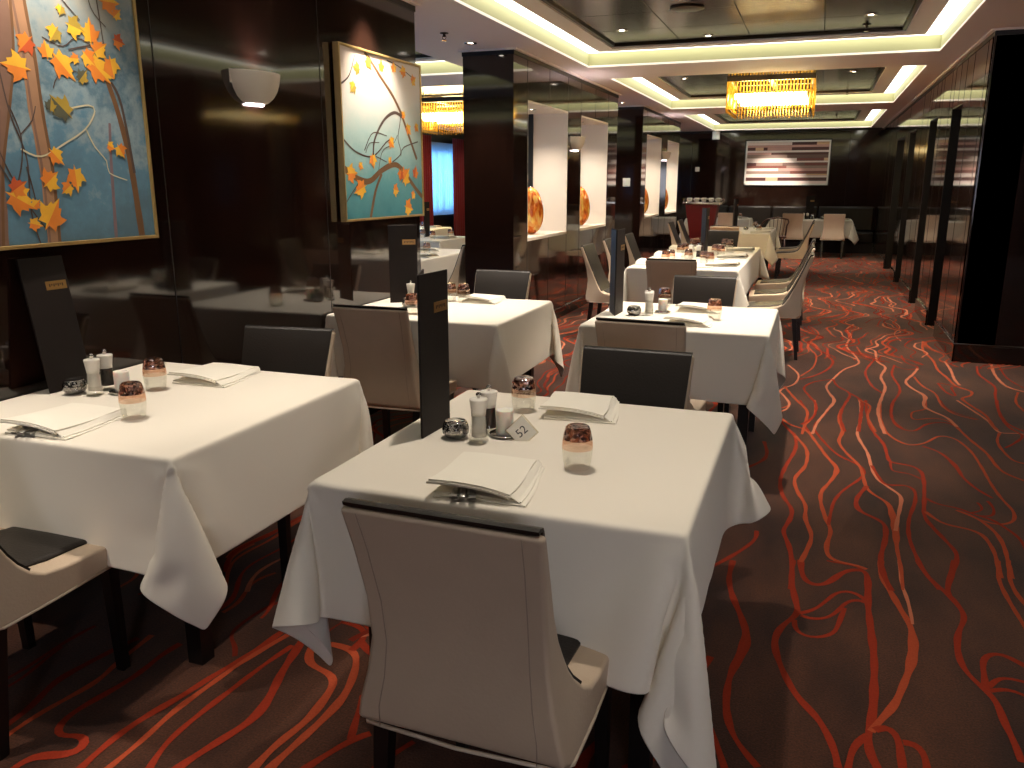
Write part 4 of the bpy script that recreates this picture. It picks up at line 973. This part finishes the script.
def cover(T, who, gl, nap, menu=None, bowl=None, mills=(), candle=None, sign=None, cut=False):
    z = ZT
    if menu: put('menu', mk_menu_v, 'menu_folder', 'dark folding menu standing on the ' + who, 'menu', (menu[0], menu[1], z), menu[2], 'dark menus on the tables')
    if bowl: put('bowl', mk_bowl, 'sugar_bowl', 'smoked cut-glass sugar bowl on the ' + who, 'bowl', (bowl[0], bowl[1], z), .2, 'cut-glass sugar bowls')
    for k, (x, y) in enumerate(mills): put('mill%d' % k, mk_mill(('ceramic', 'pepper')[k]), ('salt_mill', 'pepper_mill')[k], 'white %s mill on the %s' % (('salt', 'pepper')[k], who), 'mill', (x, y, z), 0, 'table mills')
    if candle: put('candle', mk_candle, 'candle_holder', 'frosted white candle cup on a chrome dish on the ' + who, 'candle holder', (candle[0], candle[1], z), 0, 'frosted candle cups')
    for x, y, w in gl: put('glass', mk_glass, 'tumbler', 'upturned brown-based tumbler %s the %s' % (w, who), 'glass', (x, y, z), x * 7, 'upturned tumblers')
    for x, y, r, w in nap:
        put('napkin', mk_napkin, 'napkin', 'folded white napkin %s the %s' % (w, who), 'napkin', (x, y, z), r, 'folded napkins')
        if cut and w.startswith('on the near'):
            for kk, (dx, nm) in enumerate(((-.062, 'fork'), (-.044, 'knife'), (-.024, 'fork'))):
                c, s = math.cos(r), math.sin(r); px, py = dx, -.069
                put(nm, (mk_fork, mk_knife)[nm == 'knife'], nm, '%s inside the near napkin on the %s' % (('outer left fork', 'steel knife', 'inner fork')[kk], who), nm, (x + c * px - s * py, y + s * px + c * py, z + .0115), r + .18 + .05 * kk, 'cutlery in the napkins')
    if sign:
        t = put('sign', mk_sign, 'table_number', 'tilted clear stand reading 52 on the ' + who, 'sign', (sign[0], sign[1], z + .002), sign[2])
        t.rotation_euler = (-.25, math.radians(-43), sign[2])
cover(T2, TABLES[1][1], [(-.560, 2.055, 'on the near right of'), (-.885, 2.545, 'on the far left of')], [(-.745, 1.875, .10, 'on the near side of'), (-.705, 2.625, .13, 'on the far side of')],
      (-1.072, 2.145, -.05), (-.980, 2.19), ((-.900, 2.18), (-.905, 2.275)), (-.848, 2.262), (-.757, 2.235, .35), True)
cover(T1, TABLES[0][1], [(-2.07, 2.03, 'on the near right of'), (-2.285, 2.36, 'on the far side of')], [(-2.215, 1.90, .09, 'on the near side of'), (-2.20, 2.60, .1, 'on the far side of')],
      None, (-2.515, 2.205), ((-2.434, 2.22), (-2.455, 2.30)), (-2.36, 2.275), None, True)
put('menuflat', mk_menu_flat, 'menu_folder', 'dark closed menu leaning on the wall under the larger tree painting', 'menu', (-2.600, 2.262, ZT), 0, 'dark menus on the tables').rotation_euler = (0, math.radians(-9.5), -.04)
cover(T3, TABLES[2][1], [(-2.225, 4.92, 'on the middle left of'), (-2.125, 4.91, 'on the middle right of'), (-2.22, 4.36, 'on the near side of')], [(-2.03, 5.02, .05, 'on the far side of')],
      (-2.56, 4.72, -1.0), (-2.37, 4.60), ((-2.40, 4.70), (-2.33, 4.78)), (-2.30, 4.62))
cover(T4, TABLES[3][1], [(-.505, 4.74, 'on the near right of'), (-.86, 5.16, 'on the far left of')], [(-.64, 5.10, 0, 'on the far side of'), (-.62, 4.60, -.03, 'on the near side of')],
      (-1.067, 4.68, -.03), (-.965, 4.74), ((-.885, 4.78), (-.90, 4.86)), (-.825, 4.90))
seats = [('first', 7.95), ('second', 8.9), ('third', 9.85)]
cover(T5, TABLES[4][1], [(-1.36, y + .16, 'at the %s wall-side place of' % w) for w, y in seats] + [(-1.33, y + .30, 'beyond the %s wall-side glass of' % w) for w, y in seats] + [(-1.0, y + .24, 'beyond the %s aisle-side glass of' % w) for w, y in seats] + [(-.93, y + .12, 'at the %s aisle-side place of' % w) for w, y in seats] + [(-1.18, y + .45, 'beside the %s centre setting of' % w) for w, y in seats[:2]],
      [(-1.45, y, -PI / 2, 'at the %s wall-side place of' % w) for w, y in seats] + [(-.80, y + .05, PI / 2, 'at the %s aisle-side place of' % w) for w, y in seats],
      (-1.13, 9.28, -.03), (-1.06, 8.82), ((-1.2, 8.72), (-1.12, 8.68)), (-1.03, 9.7))
for w, y in seats:
    for x, r, sd in ((-1.27, -PI / 2, 'wall'), (-.95, PI / 2, 'aisle')):
        for k, nm in enumerate(('fork', 'knife')):
            put(nm, (mk_fork, mk_knife)[k], nm, '%s laid at the %s %s-side place of the long table' % (nm, w, sd), nm, (x + (.0 if sd == 'wall' else .0), y - .2 - .04 * k, ZT), r, 'cutlery on the long table')
cover(T6, TABLES[5][1], [(-.98, 14.9, 'in the middle of'), (-.86, 13.9, 'on the aisle side of')], [(-.82, 13.7, PI / 2, 'at the first aisle-side place of'), (-.82, 14.7, PI / 2, 'at the second aisle-side place of'), (-1.2, 13.62, 0, 'at the near end of')],
      (-1.35, 15.0, -.2), (-1.1, 14.4))
cover(T7, TABLES[6][1], [(-.1, 19.1, 'in the middle of'), (.28, 19.2, 'on the right of')], [(-.74, 19.0, 0, 'on the left end of'), (.56, 19.0, 0, 'on the right end of')], (-.25, 19.3, -1.2), (.1, 19.25), ((-.28, 19.05), (-.2, 19.08)))
cover(T8, TABLES[7][1], [(-1.6, 19.1, 'on the right of')], [(-1.55, 19.3, 0, 'on the far side of')], None, None)
cover(S1, TABLES[8][1], [(-4.05, 8.35, 'on the aisle side of'), (-4.3, 7.6, 'in the middle of'), (-3.98, 7.45, 'on the near right of')], [(-3.9, 7.9, PI / 2, 'on the aisle side of'), (-4.2, 8.7, .4, 'at the far end of'), (-4.1, 7.1, 0, 'at the near end of')], (-4.45, 8.1, 0))
cover(S2, TABLES[9][1], [(-5.0, 10.5, 'on the near right of'), (-5.3, 10.8, 'in the middle of'), (-4.95, 11.0, 'on the far right of')], [(-4.95, 10.75, PI / 2, 'on the right of')], (-5.32, 10.9, 0))
cover(S3, TABLES[10][1], [(-6.3, 12.9, 'on the right of'), (-6.5, 13.1, 'in the middle of')], [(-6.35, 13.3, PI / 2, 'on the far side of')])

# ------------------------------------------------------------------ pictures
HALF = [(.07, -.24), (.40, -.30), (.36, -.10), (.47, -.02), (.62, .26), (.38, .22), (.30, .26), (.24, .46), (.13, .42)]
LEAF = [(0, -.46)] + HALF + [(0, .72)] + [(-a, b) for a, b in HALF[::-1]]
def painted_picture(name, label, Y0, Y1, Z0, Z1, ground, strokes, leaves, scale, leafmats):
    t = thing(name, label, 'painting', (XW, (Y0 + Y1) / 2, Z0))
    W, H = Y1 - Y0, Z1 - Z0; d = .045
    mb = MB(); b = .014
    for a in ((-W / 2 - b, -W / 2, -b, H + b), (W / 2, W / 2 + b, -b, H + b), (-W / 2, W / 2, -b, 0), (-W / 2, W / 2, H, H + b)):
        mb.box(.012, d + .008, a[0], a[1], a[2], a[3], 0, .002)
    mb.box(0, .02, -W / 2 + .02, W / 2 - .02, .02, H - .02, 1)
    mb.build('frame', ['frame_gold', 'frame_side'], t)
    keys = sorted({s[0] for s in strokes} | {l[3] for l in leaves})
    mb = MB(); x = d
    mb.box(.02, x, -W / 2, W / 2, 0, H, 0)
    def P(u, v, z): return (x + z, (u - .5) * W, v * H)
    zz = .0004
    for k, w0, w1, pts in strokes:
        zz += .00004
        pts = [(u, v) for u, v in pts]
        Q = catmull([(u * W, v * H, w0 + (w1 - w0) * i / (len(pts) - 1)) for i, (u, v) in enumerate(pts)], .02)
        vs = []; n = len(Q)
        for i, q in enumerate(Q):
            a, c = Q[max(i - 1, 0)], Q[min(i + 1, n - 1)]; ty, tz = c[0] - a[0], c[1] - a[1]; L = math.hypot(ty, tz) or 1
            wd = q[2] / 2 * (1 + .05 * math.sin(i * .8))
            for sg in (-1, 1): vs.append((x + zz, min(max(q[0] - W / 2 - tz / L * wd * sg, -W / 2), W / 2), min(max(q[1] + ty / L * wd * sg, 0), H)))
        mb.add(vs, [(2 * i, 2 * i + 1, 2 * i + 3, 2 * i + 2) for i in range(n - 1)], 1 + keys.index(k))
    rr = random.Random(3)
    for u, v, s_, k in leaves:
        zz += .00004
        a = rr.uniform(0, 6.28); s_ = s_ * scale * 1.25; sq = rr.uniform(.7, 1)
        for part in (0, 1):
            vs = []; f = 1.0; outline = LEAF if part == 0 else [(0, -.46)] + HALF[::1] + [(0, .72)]
            for (px, py) in outline:
                qx, qy = px * s_ * sq * f, py * s_ * f
                vs.append((x + zz + part * .00002, min(max((u - .5) * W + qx * math.cos(a) - qy * math.sin(a) , -W / 2), W / 2), min(max(v * H + qx * math.sin(a) + qy * math.cos(a), 0), H)))
            kk = k if part == 0 else {'y': 'o', 'o': 'y', 'r': 'o', 'h': 'y', 'g': 'h'}[k]
            if kk not in keys: kk = k
            mb.add(vs, [tuple(range(len(vs)))], 1 + keys.index(kk))
    mb.build('canvas', [ground] + ['paint_' + k for k in keys], t)
    return t
A_ST = [('trunk_b', .05, .06, [(.46, 1.0), (.452, .826), (.434, .637), (.389, .443), (.339, .249), (.303, 0)]), ('trunk_b', .05, .07, [(.36, .5), (.351, .365), (.319, 0)]), ('trunk_b', .05, .06, [(.12, 1), (.15, .6), (.1, .3), (.12, 0)]), ('trunk', .05, .06, [(.23, 1), (.2, .7), (.24, .35), (.22, 0)]),
        ('trunk', .075, .055, [(.49, 1.0), (.501, .836), (.517, .649), (.522, .453), (.532, .251), (.525, 0)]),
        ('bark', .012, .014, [(.535, 1.0), (.53, .836), (.542, .649), (.546, .453), (.556, .251), (.548, 0)]), ('trunk_b', .010, .010, [(.47, 1.0), (.485, .836), (.50, .649), (.505, .453), (.515, .251), (.508, 0)]), ('bark', .010, .012, [(.485, 1.0), (.478, .826), (.462, .637), (.416, .443), (.366, .249), (.33, 0)]), ('twig', .006, .006, [(.40, .62), (.42, .45), (.46, .30), (.45, .12), (.47, 0)]), ('twig', .005, .005, [(.33, .45), (.37, .30), (.43, .16), (.50, .05)]), ('twig', .005, .004, [(.449, .379), (.50, .43), (.52, .48)]), ('twig', .004, .004, [(.60, .55), (.63, .60), (.70, .62), (.74, .60)]), ('twig', .005, .005, [(.74, .95), (.80, .90), (.86, .93)]), ('twig', .004, .004, [(.58, .72), (.66, .70), (.72, .74), (.79, .72)]), ('bark', .02, .034, [(.838, .608), (.876, .48), (.909, .3), (.93, 0)]), ('twig', .012, .014, [(.857, .599), (.895, .515), (.925, .254)]), ('pink', .012, .016, [(.829, .443), (.816, .298), (.80, 0)]),
        ('pale', .006, .006, [(.442, .33), (.517, .307), (.62, .357), (.717, .415), (.766, .482), (.742, .502), (.663, .485)]), ('pale', .006, .004, [(.717, .415), (.748, .351), (.795, .298), (.802, .253), (.884, .225)]),
        ('twig', .005, .006, [(.42, .475), (.449, .379), (.441, .29), (.413, .21)]), ('twig', .006, .006, [(.35, .288), (.391, .21)]), ('twig', .006, .005, [(.455, .27), (.467, .199), (.472, .158)]), ('twig', .005, .005, [(.681, .692), (.746, .712), (.842, .736)]), ('twig', .006, .006, [(.83, .9), (.837, .799), (.843, .694)]), ('twig', .004, .004, [(.65, .9), (.681, .862), (.747, .804)]), ('twig', .005, .004, [(.79, .98), (.80, .86), (.86, .8)])]
A_LF = [(.477, .605, 40, 'o'), (.518, .692, 30, 'r'), (.643, .641, 45, 'y'), (.59, .67, 24, 'o'), (.708, .665, 18, 'y'), (.785, .759, 35, 'y'), (.811, .711, 30, 'o'), (.796, .645, 45, 'y'), (.76, .68, 26, 'o'), (.866, .665, 30, 'y'), (.84, .63, 22, 'o'), (.877, .895, 35, 'y'), (.84, .93, 26, 'o'), (.913, .854, 20, 'o'), (.907, .757, 22, 'r'), (.712, .778, 30, 'h'), (.634, .745, 25, 'h'), (.67, .83, 15, 'h'), (.724, .6, 25, 'g'), (.631, .477, 40, 'g'), (.578, .483, 20, 'g'), (.571, .314, 28, 'y'), (.647, .241, 35, 'y'), (.61, .198, 22, 'y'), (.864, .345, 22, 'o'), (.817, .356, 15, 'y'), (.534, .22, 30, 'o'), (.405, .16, 45, 'y'), (.469, .138, 15, 'y'), (.522, .09, 45, 'y'), (.452, .07, 22, 'y'), (.405, .195, 28, 'r'), (.2, .8, 40, 'y'), (.3, .7, 35, 'o'), (.12, .55, 35, 'y'), (.25, .2, 40, 'o'), (.06, .85, 35, 'r')]
painted_picture('tree_painting', 'larger painting of tree trunks with yellow autumn leaves on blue grey', 1.76, 2.828, 1.288, 2.29, 'canvas_a', A_ST, A_LF, .0021, None)
B_ST = [('bark', .022, .026, [(.28, 1.0), (.329, .973), (.474, .872), (.611, .779), (.717, .678), (.808, .552), (.93, .38)]), ('twig', .016, .022, [(.34, .38), (.358, .473), (.434, .566), (.528, .636), (.641, .672), (.735, .651)]), ('bark', .04, .03, [(0, .30), (.158, .239), (.289, .23), (.432, .294), (.581, .334), (.694, .317), (.9, .18), (1, .12)]), ('bark', .022, .028, [(.438, .276), (.352, .166), (.28, 0)]), ('twig', .012, .008, [(0, .473), (.139, .403), (.334, .383), (.517, .48), (.592, .502)]), ('twig', .008, .006, [(.237, .415), (.345, .525), (.52, .517)]), ('twig', .009, .008, [(.712, .65), (.70, .603), (.668, .506), (.7, .413), (.582, .353)]), ('twig', .008, .007, [(.95, .50), (.742, .452), (.699, .394)]), ('twig', .012, .006, [(0, .782), (.099, .843), (.17, .967)]), ('twig', .006, .006, [(.369, .384), (.508, .351)]), ('twig', .008, .008, [(.006, .102), (.089, .169), (.173, .23)]), ('twig', .007, .006, [(.552, .987), (.698, .971), (.9, .92)]), ('twig', .006, .005, [(.40, .30), (.46, .42), (.60, .47), (.66, .53)]), ('twig', .006, .005, [(.25, .40), (.30, .46), (.42, .47)])]
B_LF = [(.195, .893, 18, 'o'), (.139, .782, 18, 'h'), (.317, .946, 20, 'y'), (.64, .946, 16, 'o'), (.773, .944, 20, 'o'), (.478, .933, 18, 'y'), (.9, .9, 18, 'o'), (.81, .581, 20, 'y'), (.572, .483, 18, 'y'), (.333, .365, 20, 'y'), (.181, .323, 14, 'y'), (.066, .273, 26, 'y'), (.186, .186, 32, 'y'), (.75, .255, 30, 'o'), (.608, .173, 18, 'o'), (.777, .052, 26, 'o'), (.865, .14, 14, 'y'), (.692, .278, 18, 'r'), (.545, .361, 12, 'y'), (.755, .662, 14, 'o'), (.9, .28, 20, 'r'), (.93, .60, 16, 'y')]
painted_picture('tree_painting', 'smaller painting of a bare twisting branch over teal with autumn leaves', 4.385, 5.42, 1.29, 2.275, 'canvas_b', B_ST, B_LF, .0036, None)

# striped picture on the end wall
t = thing('striped_picture', 'wide picture of horizontal maroon, pink and white stripes on the end wall', 'picture', (-.755, YF, 1.465))
W, H = 1.83, .985
mb = MB()
for a in ((-W / 2, -W / 2 + .035, 0, H), (W / 2 - .035, W / 2, 0, H), (-W / 2, W / 2, 0, .035), (-W / 2, W / 2, H - .035, H)): mb.box(a[0], a[1], -.045, -.004, a[2], a[3], 0, .004)
mb.build('frame', 'plastic', t)
mb = MB(); rr = random.Random(8); z = .035
rows = [(.05, [(1, 0)]), (.06, [(.25, 3), (.4, 5), (1, 3)]), (.035, [(1, 0)]), (.03, [(.75, 0), (1, 5)]), (.05, [(.55, 4), (1, 2)]), (.05, [(.4, 0), (1, 1)]), (.045, [(.5, 2), (1, 4)]), (.055, [(.12, 3), (.45, 4), (.72, 6), (1, 2)]), (.03, [(1, 0)]), (.05, [(.62, 0), (.95, 2), (1, 5)]), (.06, [(.5, 4), (1, 6)]), (.04, [(.3, 1), (1, 3)]), (.035, [(1, 0)]), (.055, [(.1, 3), (.2, 5), (.25, 3), (.55, 1), (1, 3)]), (.04, [(1, 1)]), (.05, [(.55, 0), (.85, 3), (1, 5)])]
tot = sum(r_[0] for r_ in rows); mats = ['black'] + ['stripe%d' % i for i in range(7)]
mb.box(-W / 2 + .03, W / 2 - .03, -.02, -.002, .03, H - .03, 0)
for h, segs in rows:
    hh = h / tot * (H - .07); x0 = -W / 2 + .035
    for f, c in segs:
        x1 = -W / 2 + .035 + (W - .07) * f; mb.box(x0, x1, -.0215 - .0006 * (c % 3), -.02, z, z + hh - .0015, 1 + c); x0 = x1
    z += hh
mb.build('print', mats, t)
mb = MB(); mb.box(-.935, .935, -.02, 0, -.012, H + .03, 0, .004); mb.build('shadow_border', 'black', t)  # black board standing in for the shadow around the frame, deepest above it

# orange glass eggs standing in the niches
for i, y in enumerate((8.55, 10.5, 14.5, 16.5)):
    lab = 'tall egg-shaped orange streaked glass vase in the %s niche of the %s partition' % (('near', 'far')[i % 2], ('nearer', 'further')[i // 2])
    if i == 0:
        e = thing('egg_vase', lab, 'vase', (-2.90, y, .972), 0, 'orange glass eggs')
        prof = [(.0, .002), (.05, .004)] + [(.138 * math.sin(a) ** .9 * (1 + .12 * math.cos(a)), .245 - .243 * math.cos(a)) for a in [PI * k / 20 for k in range(3, 19)]] + [(.03, .482), (.028, .49), (.018, .485), (0, .478)]
        MB().lathe(prof, 32).build('body', 'egg', e)
        MB().lathe([(.03, .481), (.033, .486), (.031, .493), (.026, .489)], 20).build('lip', 'amberglass', e)
        e0 = e; kids(e0)
    else: dup(e0, (-2.90, y, .972), i * 1.3, lab, 'orange glass eggs')

# red stand with its tray of glasses
t = thing('service_stand', 'dark red tapering service stand beyond the long table', 'stand', (-2.0, 15.75, 0))
vs = [(-.11, -.10, .05), (.11, -.10, .05), (.11, .10, .05), (-.11, .10, .05), (-.29, -.2, 1.13), (.29, -.2, 1.13), (.29, .2, 1.13), (-.29, .2, 1.13)]
MB().add(vs, [(3, 2, 1, 0), (4, 5, 6, 7), (0, 1, 5, 4), (1, 2, 6, 5), (2, 3, 7, 6), (3, 0, 4, 7)]).build('body', 'red', t)
MB().box(-.16, .16, -.15, .15, 0, .05, 0, .01).build('plinth', 'legwood', t); MB().box(-.34, .36, -.24, .24, 1.13, 1.165, 0, .008).build('top', 'chrome', t)
t = thing('serving_tray', 'silver gallery tray on top of the red service stand', 'tray', (-1.98, 15.75, 1.166))
MB().box(-.35, .35, -.2, .2, 0, .008, 0, .003).build('base', 'chrome', t)
g = MB(); R_ = [(-.34, -.19), (.34, -.19), (.34, .19), (-.34, .19)]
g.tube([(a, b, .06) for a, b in R_], .005, 6, closed=True); g.build('rail', 'chrome', t)
for a, b in R_ + [(0, -.19), (-.17, -.19), (.17, -.19)]: MB().lathe([(.006, .006), (.004, .03), (.006, .058)], 8, c=(a, b, 0)).build('post', 'chrome', t)
def mk_cup(t_):
    MB().lathe([(.0, .002), (.022, .002), (.026, .01), (.033, .05), (.036, .07), (.034, .07), (.031, .05), (.023, .012), (0, .01)], 16).build('body', 'ceramic', t_)
    MB().tube([(.034, 0, .055), (.052, 0, .05), (.05, 0, .025), (.029, 0, .022)], .004, 6).build('handle', 'ceramic', t_)
for k in range(10):
    x = -2.24 + .13 * (k % 5); y = 15.66 + .15 * (k // 5)
    put('cup', mk_cup, 'cup', 'white cup on the silver tray, %s of the %s row' % (('first', 'second', 'third', 'fourth', 'last')[k % 5], ('front', 'back')[k // 5]), 'cup', (x, y, 1.175), k * .7, 'cups on the silver tray')
